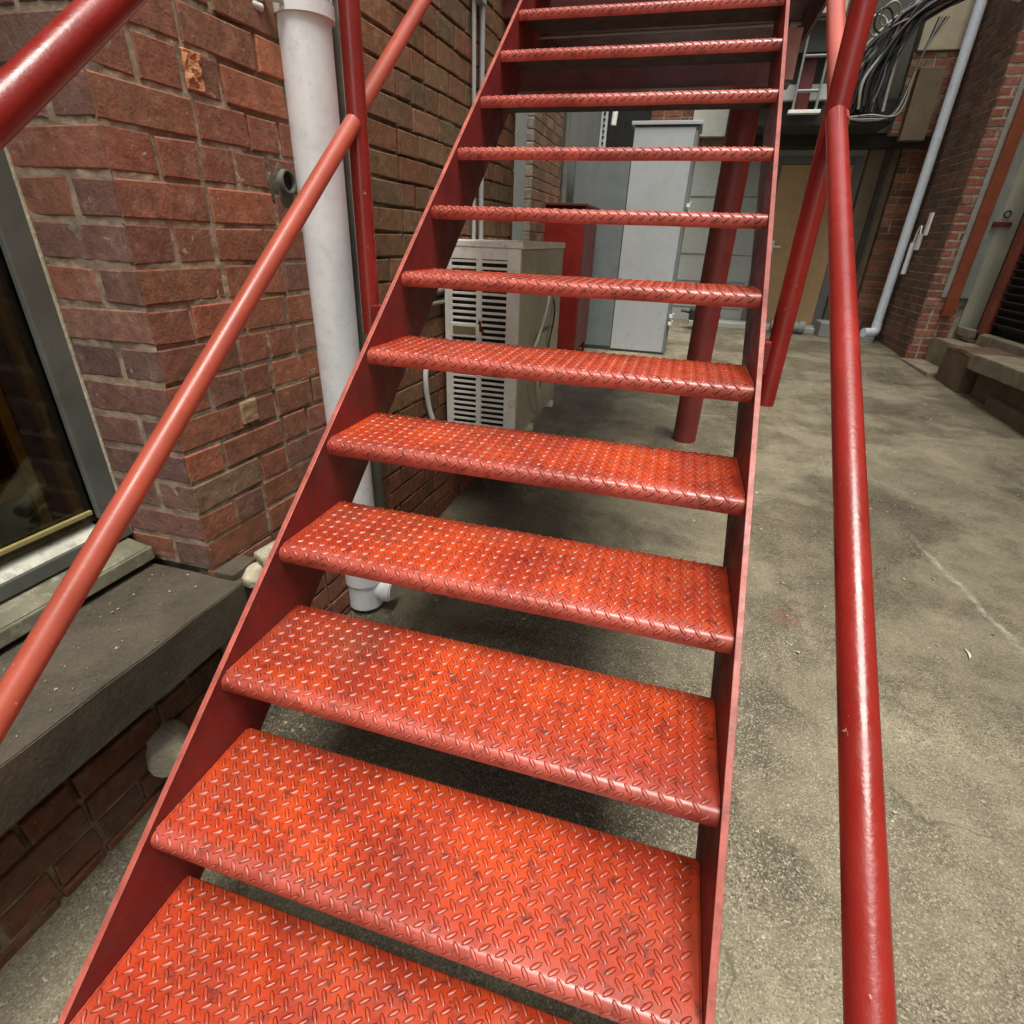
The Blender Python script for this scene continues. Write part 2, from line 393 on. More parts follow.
# ------------------------------------------------------------------ brickwork
PAL = [(.36,.140,.080)]*6 + [(.31,.130,.078)]*5 + [(.27,.130,.085)]*2 + [(.42,.155,.080)]*2 + [(.31,.19,.11), (.48,.18,.09)]
def shade(rnd, pal=PAL):
    c = rnd.choice(pal); k = rnd.uniform(.85, 1.15)
    return tuple(x*k*rnd.uniform(.95, 1.05) for x in c)
def bricks(mb, O, U, N, L, zlo, zhi, seed=1, start_z=None, course=.086, joint=.010, mi=0, mmi=1, pal=PAL, pal2=None, first=None, recess=.0055, special=None, erode=None, small=False, ends=(True, True), cell=.03, top_cut=None):
    """brick face on the plane through O, running along U, facing N; top-left to right, real bricks proud of a recessed mortar sheet"""
    rnd = random.Random(seed); O = Vector(O); U = Vector(U).normalized(); N = Vector(N).normalized(); Z = Vector((0,0,1))
    z0 = start_z if start_z is not None else zlo
    k = math.floor((zlo - z0)/course); z = z0 + k*course
    while z < zhi - .02:
        u = 0.0; i = 0
        while u < L - .02:
            if i == 0: w = first[k % len(first)] if first else rnd.choice((.115, .235, .235))
            else: w = rnd.choice((.115, .235, .235, .235)) if (k % 2) else rnd.choice((.115, .115, .235, .235))
            if small and i: w = rnd.choice((.115, .115, .235, .115, .235, .17))
            w *= rnd.uniform(.97, 1.03)
            u1 = min(u + w, L)
            if L - u1 < .06: u1 = L
            za, zb = max(z, zlo), min(z + course, zhi)
            c = shade(rnd, pal2[1] if (pal2 and u > pal2[0] + .12*rnd.random()) else pal); d = rnd.uniform(-.0015, .0015); dd = d
            if special:
                s_ = special((u+u1)/2, (za+zb)/2)
                if s_: c, dd = s_[0], s_[1]
            j = joint/2; ch = .0035
            a0 = u + (j if (i > 0 or not ends[0]) else 0); a1 = u1 - (j if (u1 < L or not ends[1]) else 0)
            jt = lambda: rnd.uniform(-.0030, .0030)
            o4 = [(a0+jt(), za+j+jt()), (a1+jt(), za+j+jt()), (a1+jt(), zb-j+jt()), (a0+jt(), zb-j+jt())]
            if i == 0 and ends[0]: o4[0] = (0, o4[0][1]); o4[3] = (0, o4[3][1])
            def pt(uu, zz, n): return O + U*uu + Z*(zz - O.z) + N*n
            e0 = 0 if (i == 0 and ends[0]) else ch; e1 = 0 if (u1 >= L and ends[1]) else ch
            i4 = [(o4[0][0]+e0, o4[0][1]+ch), (o4[1][0]-e1, o4[1][1]+ch), (o4[2][0]-e1, o4[2][1]-ch), (o4[3][0]+e0, o4[3][1]-ch)]
            vs = [pt(p[0], p[1], -.02) for p in o4] + [pt(p[0], p[1], dd-ch*.8) for p in o4] + [pt(p[0], p[1], dd + rnd.uniform(-.0006,.0006)) for p in i4]
            fs = [(8,9,10,11)] + [(4+q, 4+(q+1) % 4, 8+(q+1) % 4, 8+q) for q in range(4)] + [(q, (q+1) % 4, 4+(q+1) % 4, 4+q) for q in range(4)]
            b0 = len(mb.f); mb.add(vs, fs, mi)
            for q in range(b0, len(mb.f)): mb.col[q] = c
            u = u1; i += 1
        z += course; k += 1
    # mortar sheet with wandering depth
    nu = max(2, int(L/cell)); nz = max(2, int((zhi-zlo)/(cell*.7)))
    vs = []
    for jz in range(nz+1):
        for iu in range(nu+1):
            uu = L*iu/nu; zz = zlo + (zhi-zlo)*jz/nz; p = O + U*uu + Z*(zz-O.z)
            dep = recess + (.0022 if cell < .02 else .003)*noise.noise(p*14) + (.0026 if cell < .02 else .002)*noise.noise(p*48) + (.0014*noise.noise(p*95) if cell < .02 else 0)
            if erode: dep += erode(uu, zz)*max(0, .5 + noise.noise(p*5))*.02
            e = (iu in (0, nu)) 
            dep = max(-.0014 if cell < .02 else .001, min(dep, .018))
            vs.append(p - N*dep)
    b0 = len(mb.f)
    mb.add(vs, [(q*(nu+1)+p, q*(nu+1)+p+1, (q+1)*(nu+1)+p+1, (q+1)*(nu+1)+p) for q in range(nz) for p in range(nu)], mmi, True)

# ------------------------------------------------------------------ left building
th = .04; U = Vector((math.sin(th), math.cos(th), 0)); N = Vector((math.cos(th), -math.sin(th), 0))
C0 = Vector((-.329, .573, .209))
LB = empty('brick_building', (-.33, .57, -.385), 'old red brick building with a dark timber window and stone ledge beside the stairs', 'building')
def spec(u, z):
    if abs(u-.262) < .05 and 1.30 < z < 1.39: return ((.55,.25,.12), -.010)
    if abs(u-.215) < .06 and .565 < z < .65: return ((.42,.29,.15), 0)
    return None
mb = MB()
ZB = .95
bricks(mb, C0 + U*.003, U, N, ZB-.003, .209, 2.273, 3, .209, first=[.235, .115], joint=.010, small=True, erode=lambda u, z: .35 if noise.noise(Vector((u*3, z*3, 1))) > .1 else 0, cell=.009, recess=.0034, ends=(True, False))
PB = [(.34,.175,.090),(.29,.160,.085),(.37,.165,.088),(.28,.175,.095),(.40,.22,.12)]
bricks(mb, C0 + U*ZB, U, N, 2.53-ZB, .209, 2.273, 4, .209, joint=.010, pal=PB, erode=lambda u, z: .6, cell=.013, recess=.004, small=True, ends=(False, True), mmi=2)
bricks(mb, C0 + Vector((0,0,2.064)), U, N, 2.53, 2.273, 7.5, 8, 2.273, first=[.235, .115], pal=PB+PAL, cell=.06, mmi=2)
ER = lambda u, z: .8
# part of the same wall down to the ground
bricks(mb, C0 + Vector((0,0,-.6)), U, N, 2.53, -.40, .209, 5, .209, first=[.115, .235], erode=ER)
# return of the wall at its far end and reveal of the window
REV = Vector((-1, 0, 0))
mb2 = MB(); bricks(mb2, C0 + REV*.004, REV, Vector((0,-1,0)), .28, .209, 2.3, 9, .209, first=[.115, .235], joint=.014, recess=.0034, pal=[(.27,.135,.105),(.29,.15,.12),(.24,.135,.11),(.32,.13,.085),(.22,.12,.10)], cell=.009)
mb2.build('reveal', [M['brick_reveal'], M['mortar']], LB)
E0 = C0 + U*2.53
bricks(mb, E0, REV, Vector((0,1,0)), .9, -.40, 7.5, 19, .209)
# wall before the window, below the ledge
bricks(mb, (-.385, -.80-1.2, 0), (0,1,0), (1,0,0), 2.573, -.42, .10, 23, .209-.043, pal=[(.25,.115,.070),(.20,.10,.065),(.28,.115,.065),(.17,.10,.065)], cell=.03, joint=.014, erode=lambda u, z: .7)
wall = mb.build('wall', [M['brick'], M['mortar'], M['mortar_dark']], LB, fix=True)
# masonry core behind the faces, and the wall over and beyond the window
mb = MB()
mb.prism([(-.60,.595), (-.352,.595), (-.352+.04*2.5,3.07), (-1.2,3.07), (-1.2,.595)], 'z', -.5, 7.5)
mb.box((-1.2,-2.0,-.5), (-.41,.575,.07))
mb.box((-1.2,-2.2,2.3), (-.36,.572,7.5))
mb.box((-1.2,-5.0,-.5), (-.34,-2.0,7.5))
mb.build('masonry_core', M['mortar'], LB)
mb = MB(); bricks(mb, (-.329,-5,0), (0,1,0), (1,0,0), 3.0, -.4, 7.5, 27, .209, cell=.1)
mb.build('wall', [M['brick'], M['mortar']], LB)
# ledge: weathered stone course
def rough_block(a, b, mat, name, parent, amp=.004, cuts=14, bev=.006, jitter_seed=0, freq=7):
    import bmesh
    x0,y0,z0 = a; x1,y1,z1 = b
    bm = bmesh.new(); bmesh.ops.create_cube(bm, size=1)
    for v in bm.verts: v.co = Vector(((x0+x1)/2 + v.co.x*(x1-x0), (y0+y1)/2 + v.co.y*(y1-y0), (z0+z1)/2 + v.co.z*(z1-z0)))
    bmesh.ops.bevel(bm, geom=bm.edges[:], offset=bev, segments=2, affect='EDGES')
    L = max(x1-x0, y1-y0, z1-z0); step = L/cuts
    for ax in range(3):
        d = Vector((0,0,0)); d[ax] = 1; lo, hi = (a[ax], b[ax]); k = int((hi-lo)/step)
        for q in range(1, k+1):
            c = lo + (hi-lo)*q/(k+1)
            pc = Vector((0,0,0)); pc[ax] = c
            bmesh.ops.bisect_plane(bm, geom=bm.verts[:]+bm.edges[:]+bm.faces[:], plane_co=pc, plane_no=d)
    for v in bm.verts:
        p = v.co*freq + Vector((jitter_seed, 0, 0))
        v.co += Vector((noise.noise(p), noise.noise(p+Vector((9,0,0))), noise.noise(p+Vector((0,9,0)))))*amp + Vector((noise.noise(p*5), noise.noise(p*5+Vector((3,0,0))), noise.noise(p*5+Vector((0,3,0)))))*amp*.35
    bmesh.ops.recalc_face_normals(bm, faces=bm.faces)
    me = bpy.data.meshes.new(name); bm.to_mesh(me); bm.free(); me.materials.append(mat)
    for p in me.polygons: p.use_smooth = True
    o = bpy.data.objects.new(name, me); COL.objects.link(o)
    if parent is not None: o.parent = parent; o.matrix_parent_inverse = Matrix.Translation(-world_loc(parent))
    try:
        me.set_sharp_from_angle(angle=math.radians(50))
    except Exception: pass
    return o
rough_block((-.62,-2.0,.074), (-.222,.560,.204), M['ledge'], 'ledge', LB, .003, 60, .003, 3, 9)
# stone kept under the brick corner
rough_block((-.40,.560,.10), (-.25,.70,.203), M['ledge'], 'ledge_end', LB, .010, 14, .02, 8, 9)

# window
WN = MB()
WN.box((-.606,.505,.36), (-.588,.575,2.3)); WN.box((-.67,.565,.36),(-.60,.60,2.3))
WN.box((-.655,-.95,.36), (-.588,-.87,2.3)); WN.box((-.655,-.95,2.22), (-.588,.5,2.3)); WN.box((-.606,-.95,1.155),(-.592,.504,1.23))
win = WN.build('window', M['window_frame'], LB, .003)
s1 = MB(); s1.box((-.63,-1.0,.222), (-.510,.560,.262)); s1.prism([(-.512,.264),(-.605,.282),(-.63,.282),(-.63,.264)], 'y', -1.0, .556)
sl = s1.build('sill', M['sill_timber'], win, .004)
s2 = MB(); s2.box((-.66,-1.0,.284), (-.578,.566,.322)); s2.build('bottom_rail', M['window_frame'], win, .003)
s3 = MB(); s3.prism([(-.582,.323),(-.625,.352),(-.66,.352),(-.66,.323)], 'y', -.95, .500); s3.build('weathered_strip', M['sill_white'], win, .002)
s4 = MB(); s4.box((-.606,-.9,.378), (-.595,.495,.390)); s4.build('bead', M['bead'], win, .002)
s5 = MB(); s5.box((-.612,-.9,.353), (-.608,.56,2.25)); s5.build('pane', M['glass'], win)
# grout fillet between frame and brick
s6 = MB(); s6.tube([(-.592,.571,z) for z in [.285+.1*i for i in range(21)]], .007, 8); s6.build('sealant', M['rough_mortar'], win)
# dim room behind the glass
mb = MB(); mb.box((-2.6,-1.6,-.2),(-2.58,1.2,2.6)); mb.box((-2.58,1.18,-.2),(-1.2,1.2,2.6)); mb.box((-2.58,-1.6,-.2),(-1.2,-1.58,2.6)); mb.box((-2.58,-1.58,2.58),(-1.2,1.18,2.6)); mb.box((-2.58,-1.58,-.2),(-1.2,1.18,-.18)); mb.box((-1.199,-1.0,-.18),(-.66,.56,-.16))
mb.box((-1.2,.56,.1),(-.67,.58,2.4)); mb.box((-1.2,-1.02,.1),(-.67,-1.0,2.4)); mb.box((-1.2,-1.0,2.36),(-.67,.56,2.38))
mb.build('room', M['interior'], LB)
BT = empty('timber_pallet', (-.86,.2,.10), 'ochre timber slats standing inside behind the dark window glass', 'pallet')
for (y0, y1, tilt) in ((.505,.530,.0), (.425,.450,.0), (.30,.32,.01), (.12,.14,.02)):
    m2 = MB(); m2.box((-.70,y0,.10), (-.68,y1,1.6), rot=Matrix.Rotation(tilt, 3, 'X')); m2.build('slat', M['batten'], BT, .002)
for z_ in (.45, 1.2):
    m2 = MB(); m2.box((-.725,-.2,z_), (-.702,.48,z_+.045)); m2.build('cross_bar', M['batten'], BT, .002)

# things on the left wall
def onwall(u, z, n): return C0 + U*u + Vector((0,0,z-C0.z)) + N*n
for (u0, u1, z0_, z1_, mat, nm, dp) in ((.236,.288,1.335,1.412,M['rust_brick'],'broken_brick',.010), (.205,.272,.568,.636,M['pale_brick'],'pale_brick',.0025)):
    pc = MB(); nu, nz = 14, 18; vs = []
    for jz in range(nz+1):
        for iu in range(nu+1):
            p = onwall(u0+(u1-u0)*iu/nu, z0_+(z1_-z0_)*jz/nz, 0)
            rim = min(iu, nu-iu, jz, nz-jz) == 0
            vs.append(p + N*(-.004 if rim else .0035 + dp*.6*noise.noise(p*60) + dp*.3*noise.noise(p*130)))
    pc.add(vs, [(q*(nu+1)+p_, q*(nu+1)+p_+1, (q+1)*(nu+1)+p_+1, (q+1)*(nu+1)+p_) for q in range(nz) for p_ in range(nu)], 0, nm == 'pale_brick')
    pc.build(nm, mat, LB)
# white downpipe with collar and elbow
DP = empty('downpipe', (-.265,1.2,-.33), 'thick white plastic downpipe running down the brick wall left of the stairs', 'downpipe')
mb = MB(); mb.tube([(-.258,1.2,7.5), (-.262,1.2,1.6)], .070, 40); mb.tube([(-.262,1.2,1.598), (-.268,1.2,.6), (-.262,1.205,-.20)], .070, 40); mb.build('pipe', M['pvc'], DP)
mb = MB(); mb.tube([(-.259,1.2,1.59), (-.259,1.2,1.558)], .0775, 40); mb.tube([(-.259,1.2,1.72), (-.259,1.2,1.60)], .074, 40); mb.build('collar', M['pvc'], DP, .002)
mb = MB(); mb.tube([(-.262,1.205,-.13), (-.262,1.205,-.20)], .078, 36); mb.tube([(-.262,1.205,-.195), (-.262,1.205,-.315)], .070, 36)
mb.tube([(-.262,1.205,-.235), (-.16,1.215,-.241)], .043, 28); mb.tube([(-.180,1.213,-.240), (-.150,1.218,-.243)], .050, 28)
mb.build('elbow', M['pvc'], DP, .003)
mb = MB(); mb.tube([(-.151,1.218,-.243), (-.140,1.219,-.243)], .042, 28); mb.build('cap', M['pvc'], DP)
mb = MB(); mb.tube([(-.262,1.12,1.575),(-.300,1.10,1.578),(-.325,1.085,1.57)], .008, 8); mb.tube([(-.312,1.075,1.60),(-.318,1.075,1.545)], .010, 8); mb.tube([(-.318,1.06,1.555),(-.305,1.09,1.553)], .009, 8); mb.build('bracket', M['conduit'], DP)
mb = MB(); mb.tube([(-.245,1.36,3.5), (-.255,1.35,.2), (-.258,1.345,-.31)], .026, 16)
tag(mb.build('backing_pipe', M['backing']), 'slim dull grey pipe close behind the thick white downpipe on the brick wall', 'pipe')
for i, (u, r) in enumerate(((1.868, .0095), (1.965, .0125))):
    mb = MB(); mb.tube([onwall(u, 3.2, .02), onwall(u, .62, .02)], r, 12)
    o = tag(mb.build('conduit', M['conduit']), ('thinner pale conduit on the brick wall, nearer the thick downpipe', 'thicker pale conduit on the brick wall, nearer the wall end')[i], 'conduit', 'vertical conduits on the brick wall')
mb = MB(); a = onwall(1.91, 1.985, .02); mb.box(tuple(a-Vector((.02,.05,.012))), tuple(a+Vector((.018,.07,.012)))); mb.tube([a+Vector((.0,-.06,.02)), a+Vector((.03,-.06,-.015))], .012, 8)
tag(mb.build('pipe_clip', M['conduit'], None, .003), 'small metal clip holding the two pale conduits high on the wall', 'clip')
# open vent stub
mb = MB(); c = onwall(.517, 1.185, 0)
for r0, r1, d0, d1 in ((.029,.029,-.03,.019), (.0245,.0245,.019,.0)):
    mb.tube([c + N*d0, c + N*d1], r0, 20, cap=False)
n_ = 20; ring = []
mb.add([c + N*.019 + (U*math.cos(2*math.pi*k/n_) + Vector((0,0,1))*math.sin(2*math.pi*k/n_))*rr for rr in (.029,.0245) for k in range(n_)], [(k,(k+1)%n_,n_+(k+1)%n_,n_+k) for k in range(n_)])
mb.tube([c + N*.005, c + N*.007], .0246, 20, 1)  # black disc paints in the shade inside the stub
tag(mb.build('vent_stub', [M['backing'], M['dark']], None), 'small open dark pipe stub set in the bricks left of the white downpipe', 'vent')

def blob(c, r, mat, name, label, cat, sq=(1,1,1), amp=.2, freq=10, parent=None, sub=4):
    import bmesh
    bm = bmesh.new(); bmesh.ops.create_icosphere(bm, subdivisions=sub, radius=1)
    for v in bm.verts:
        d = v.co.normalized(); k = 1 + amp*noise.noise(d*2 + Vector(c)*freq) + amp*.4*noise.noise(d*6 + Vector(c)*freq)
        v.co = Vector(c) + Vector((d.x*sq[0], d.y*sq[1], d.z*sq[2]))*r*k
    me = bpy.data.meshes.new(name); bm.to_mesh(me); bm.free(); me.materials.append(mat)
    for p in me.polygons: p.use_smooth = True
    o = bpy.data.objects.new(name, me); COL.objects.link(o)
    if parent is not None: o.parent = parent; o.matrix_parent_inverse = Matrix.Translation(-world_loc(parent))
    if label: tag(o, label, cat)
    return o
vp = onwall(.517, 1.17, 0)
blob(vp - N*.010, .058, M['patch'], 'vent_mortar_patch', None, None, (.22,1.0,1.25), .35, 20, LB)
# broken earthenware stub by the ledge end, and a mortar boss under the ledge
def stub(a, b, r, name, mat, parent=None):
    a = Vector(a); b = Vector(b); t = (b-a).normalized(); p = t.orthogonal().normalized(); q = t.cross(p)
    n = 28; mb = MB(); prof = [(0,r*.6),(0,r*.98),(.12,r*1.05),(.5,r),(.85,r*1.0),(.97,r*.95),(1.0,r*.82),(1.02,r*.4),(1.0,0.001)]
    L = (b-a).length; rings = []
    for (f, rr) in prof:
        for k in range(n):
            an = 2*math.pi*k/n; v = a + t*(L*f) + (p*math.cos(an) + q*math.sin(an))*rr
            v += (p*math.cos(an)+q*math.sin(an))*rr*.06*noise.noise(v*20) + (p*math.cos(an)+q*math.sin(an))*.005*noise.noise(v*55) + t*.004*noise.noise(v*60)
            rings.append(v)
    mb.add(rings, [(i*n+k, i*n+(k+1)%n, (i+1)*n+(k+1)%n, (i+1)*n+k) for i in range(len(prof)-1) for k in range(n)], 0, True)
    return mb.build(name, mat, parent)
ES = empty('broken_pipe_stub', (-.24,.62,.15), 'crumbly pale broken pipe stubs at the end of the stone ledge by the brick corner', 'pipe stub')
stub((-.13,.70,.285), (-.180,.590,.262), .029, 'upper_stub', M['rough_mortar'], ES)
stub((-.15,.70,.205), (-.172,.598,.188), .030, 'lower_stub', M['rough_mortar'], ES)
blob((-.235,.635,.180), .048, M['rough_mortar'], 'mortar_haunch', None, None, (.8,1.1,.7), .15, 20, ES)
o = stub((-.40,.35,-.215), (-.305,.280,-.212), .052, 'mortar_boss', M['rough_mortar'])
tag(o, 'round lump of pale grey mortar on the low brick wall under the ledge', 'mortar lump')

# ------------------------------------------------------------------ staircase
ST = empty('metal_staircase', (.5,-.3,-.39), 'red painted steel staircase with chequer plate treads and tube handrails', 'staircase')
def make_tread():
    """one folded chequer-plate tread, local origin at the lower edge of the nosing, left end"""
    W = 1.0; D = .273; H = .037; R = .017; T = .005
    # outer profile from lower nosing round to the back (y, z) by arc length
    prof = [(.004, 0.0)]
    for k in range(0, 9):
        a = math.pi - (math.pi/2)*k/8
        prof.append((R + R*math.cos(a), H - R + R*math.sin(a)))
    prof.insert(1, (0.0, .007))
    for q in (.05,.08,.11,.14,.17,.20,.23): prof.append((q, H))
    prof += [(D-.004, H), (D, H-.002), (D, H-.006)]
    inner = [(R+.004, H-.006), (R-.006, H-.010), (T+.001, H-R-.002), (T+.002, 0.002)]
    npf = len(prof)
    v = []; f = []; lug = []
    NX = 30
    full = prof + inner; n = len(full)
    for i in range(NX+1):
        x = .0004 + (W-.0008)*i/NX
        for (y, z) in full:
            # slight waviness of old plate
            dz = .0012*noise.noise(Vector((x*3, y*6, 0)))
            v.append((x, y, z+dz))
    for i in range(NX):
        for k in range(n):
            f.append((i*n+k, (i+1)*n+k, (i+1)*n+(k+1) % n, i*n+(k+1) % n)); lug.append(0 if k < npf-2 else -1)
    f.append(tuple(range(n))); lug.append(0); f.append(tuple(range(NX*n, (NX+1)*n))[::-1]); lug.append(0)
    # arc length mapping for lugs
    S = [0]
    for a, b in zip(prof, prof[1:]): S.append(S[-1] + math.dist(a, b))
    def at(s):
        s = max(0.0, min(s, S[-1]-1e-6))
        for i in range(len(S)-1):
            if s <= S[i+1]:
                t = (s-S[i])/(S[i+1]-S[i]); y = prof[i][0]*(1-t)+prof[i+1][0]*t; z = prof[i][1]*(1-t)+prof[i+1][1]*t
                dy = prof[i+1][0]-prof[i][0]; dz = prof[i+1][1]-prof[i][1]; l = math.hypot(dy, dz)
                return y, z, -dz/l, dy/l
    P = .0288; rnd = random.Random(3)
    smax = S[-1] - .010
    j = 0; s = .0075
    while s < smax:
        i = 0; x = .012 + (P/2 if j % 2 else 0)
        while x < W - .006:
            ang = math.radians(45 if j % 2 else -45) - math.radians(4)
            hl, hw, hh = .0114*rnd.uniform(.93,1.03), .0034, .0022*rnd.uniform(.75,1.1)
            ca, sa = math.cos(ang), math.sin(ang)
            ring0 = []; ring1 = []; ring2 = []
            for k in range(8):
                t = 2*math.pi*k/8; ex = hl*math.cos(t); ey = hw*math.sin(t)*(1 if abs(math.cos(t)) < .9 else .3)
                ring0.append((ex*1.10, ey*1.40, -.0002)); ring1.append((ex*.90, ey*.82, hh*.6)); ring2.append((ex*.66, ey*.50, hh))
            b = len(v); ok = True
            for (ex, ey, h) in ring0 + ring1 + ring2:
                xx = x + ex*ca - ey*sa; ss = s + ex*sa + ey*ca
                if xx < .003 or xx > W-.003 or ss < .001 or ss > smax+.01: ok = False
                y, z, ny, nz = at(ss)
                dz = .0012*noise.noise(Vector((xx*3, y*6, 0)))
                v.append((xx, y + ny*h, z + nz*h + dz))
            if ok:
                for k in range(8): f.append((b+k, b+(k+1) % 8, b+8+(k+1) % 8, b+8+k)); lug.append(.5)
                for k in range(8): f.append((b+8+k, b+8+(k+1) % 8, b+16+(k+1) % 8, b+16+k)); lug.append(1)
                f.append(tuple(b+16+k for k in range(8))); lug.append(1)
            else: del v[b:]
            i += 1; x += P
        j += 1; s += P/2
    for (xe, sg) in ((.0003, 1), (W-.0003, -1)):       # uneven weld fillets at both ends
        b = len(v); m_ = 60
        for q in range(m_+1):
            y = R + (D-.01-R)*q/m_; wd = .0034 + .0016*noise.noise(Vector((q*.9, xe*9, 2)))
            zz = H + .0012*noise.noise(Vector((xe*3, y*6, 0)))
            v += [(xe, y, zz+wd), (xe+sg*wd*.7, y, zz+wd*.6), (xe+sg*wd, y, zz-.0003)]
        for q in range(m_):
            for h in (0, 1): f.append((b+q*3+h, b+q*3+h+1, b+q*3+h+4, b+q*3+h+3)); lug.append(0)
    me = bpy.data.meshes.new('tread'); me.from_pydata(v, [], f)
    me.materials.append(M['tread']); me.materials.append(M['tread_under'])
    me.polygons.foreach_set('material_index', [1 if q < 0 else 0 for q in lug]); lug = [float(max(0, q)) for q in lug]
    at_ = me.attributes.new('lug', 'FLOAT', 'FACE'); at_.data.foreach_set('value', lug)
    import bmesh
    bm = bmesh.new(); bm.from_mesh(me); bmesh.ops.recalc_face_normals(bm, faces=bm.faces); bm.to_mesh(me); bm.free()
    for p in me.polygons: p.use_smooth = True
    try: me.set_sharp_from_angle(angle=math.radians(85))
    except Exception: pass
    return me
tread_me = make_tread()
tread0 = bpy.data.objects.new('tread', tread_me); COL.objects.link(tread0)
for k in range(0, 13):
    o = tread0 if k == 0 else tread0.copy()
    if k: COL.objects.link(o)
    o.parent = ST; o.matrix_parent_inverse = Matrix.Translation(-Vector(ST.location))
    o.location = (0, (k-1)*RUN, (k-1)*RISE)
def stringer(x0, x1, off, sl):
    mb = MB()
    y0, y1 = -.405, 2.86
    top = lambda y: sl*y + off
    dp = .285
    pts = [(-.46, -.385), (-.46, top(-.46)+.02), (y1, top(y1)), (y1, top(y1)-dp), (-.13, -.385)]
    pts = [(-.50,-.384), (-.515, top(-.515)), (y1, top(y1)), (y1, top(y1)-dp), ((-.384+dp-off)/sl, -.384)]
    mb.prism(pts, 'x', x0, x1, 0)
    return mb.build('stringer', [M['stringer']], ST, .0015)
stringer(-.012, -.0005, .040, .797)
stringer(1.0005, 1.012, .043, .795)
# rubbed front edges of the two stringers
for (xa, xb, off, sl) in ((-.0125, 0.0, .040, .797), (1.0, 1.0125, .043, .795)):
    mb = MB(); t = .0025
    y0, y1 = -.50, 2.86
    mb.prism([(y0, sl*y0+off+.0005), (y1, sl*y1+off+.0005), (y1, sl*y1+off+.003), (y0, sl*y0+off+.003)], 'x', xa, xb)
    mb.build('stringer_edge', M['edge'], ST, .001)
# handrails
def tube_part(name, pts, r, mat, n=28): 
    mb = MB(); mb.tube(pts, r, n); return mb.build(name, mat, ST)
def ext(a, b, t): a = Vector(a); b = Vector(b); return a + (b-a)*t
lm0, lm1 = (-.060,-.067,.428), (-.060,1.060,1.312)
tube_part('middle_rail', [ext(lm0, lm1, -.45), lm1], .0205, M['rail_faded'])
tube_part('middle_rail', [(-.085,1.115,1.335), (-.085,3.0,2.83)], .0205, M['rail_faded'])
tube_part('post', [(-.062,1.075,.80), (-.062,1.095,2.05)], .0265, M['post'])
tube_part('handrail', [(-.055,-.45,.685), (-.055,.2285,1.212), (-.055,3.0,3.42)], .0245, M['rail'])
rm0, rm1 = (1.050,-.13,.482), (1.052,1.075,1.314)
tube_part('middle_rail', [ext(rm0, rm1, -.35), rm1], .0195, M['rail'])
tube_part('middle_rail', [(1.062,1.085,1.30), (1.075,3.0,2.66)], .0205, M['rail_faded'])
tube_part('post', [(1.055,1.10,.700), (1.060,1.13,2.05)], .0240, M['rail'], 32)
mb = MB(); mb.box((1.012,1.07,.78),(1.035,1.13,.86)); mb.build('post_bracket', M['stringer'], ST, .002)
mb = MB(); mb.box((-.045,1.05,.82),(-.012,1.10,.88)); mb.build('post_bracket', M['stringer'], ST, .002)
# landing
mb = MB(); mb.box((-.24,2.80,2.205), (1.22,4.9,2.222)); mb.build('landing_plate', M['landing'], ST)
mb = MB(); mb.box((-.24,2.87,2.02), (-.225,4.9,2.203)); mb.box((1.205,2.87,2.02), (1.22,4.9,2.203)); mb.box((-.224,4.885,2.02),(1.204,4.9,2.203))
mb.box((-.224,2.862,2.02),(1.204,2.874,2.203)); mb.build('landing_frame', M['landing'], ST, .002)
mb = MB(); mb.box((-.235,3.10,1.775), (1.09,3.108,1.925)); mb.box((-.235,3.06,1.925),(1.09,3.16,1.933)); mb.box((-.235,3.06,1.767),(1.15,3.16,1.775)); mb.box((-.20,3.108,1.933),(-.15,3.15,2.019)); mb.box((1.05,3.108,1.933),(1.10,3.15,2.019))
mb.build('cross_beam', M['landing'], ST, .001)
mb = MB(); mb.box((1.092,3.075,1.790), (1.160,3.083,1.985)); mb.build('beam_end_plate', M['landing_lit'], ST, .001)
mb = MB(); mb.tube([(1.0,3.66,-.25), (1.0,3.66,2.02)], .083, 36); mb.build('support_column', M['column'], ST)
mb = MB(); mb.tube([(-.32,3.5,2.108), (1.19,3.5,2.112)], .008, 12); mb.tube([(-.32,3.5,2.108),(-.29,3.5,2.108)], .020, 14); mb.tube([(1.12,3.5,2.112),(1.17,3.5,2.112)], .014, 14)
tag(mb.build('water_pipe', M['conduit']), 'thin pale pipe running level under the landing at the stair top', 'pipe')

# ------------------------------------------------------------------ air conditioner
AC = empty('air_conditioner', (-.08,2.5,.13), 'scuffed white air conditioning unit with louvred end fixed to the brick wall', 'air conditioner')
x0, x1, y0, y1, z0, z1 = -.248, .112, 2.085, 3.02, .150, 1.022
mb = MB(); mb.box((x0, y0+.02, z0), (x1, y1, z1)); mb.build('casing', M['beige_metal'], AC, .006)
mb = MB(); mb.box((x0-.006, y0-.006, z1+.001), (x1+.008, y1+.006, z1+.030)); mb.build('lid', M['white_metal'], AC, .005)
mb = MB(); mb.box((x0+.02, y0+.012, z0+.02), (x1-.02, y0+.019, z1-.03)); mb.build('dark_back', M['dark'], AC)  # black sheet paints in the dark recess behind the slats
mb = MB(); X0, X1 = x0+.036, x1-.060; xm = (X0+X1)/2
yf, yb = y0-.004, y0+.010
mb.box((x0, yf, z0), (X0, yb, z1)); mb.box((X1, yf, z0), (x1-.001, yb+.008, z1)); mb.box((xm-.013, yf, z0+.04), (xm+.013, yb, z1-.045))
mb.box((X0, yf, z0), (X1, yb, z0+.04)); mb.box((X0, yf, z1-.045), (X1, yb, z1))
zz = z0+.04; i = 0
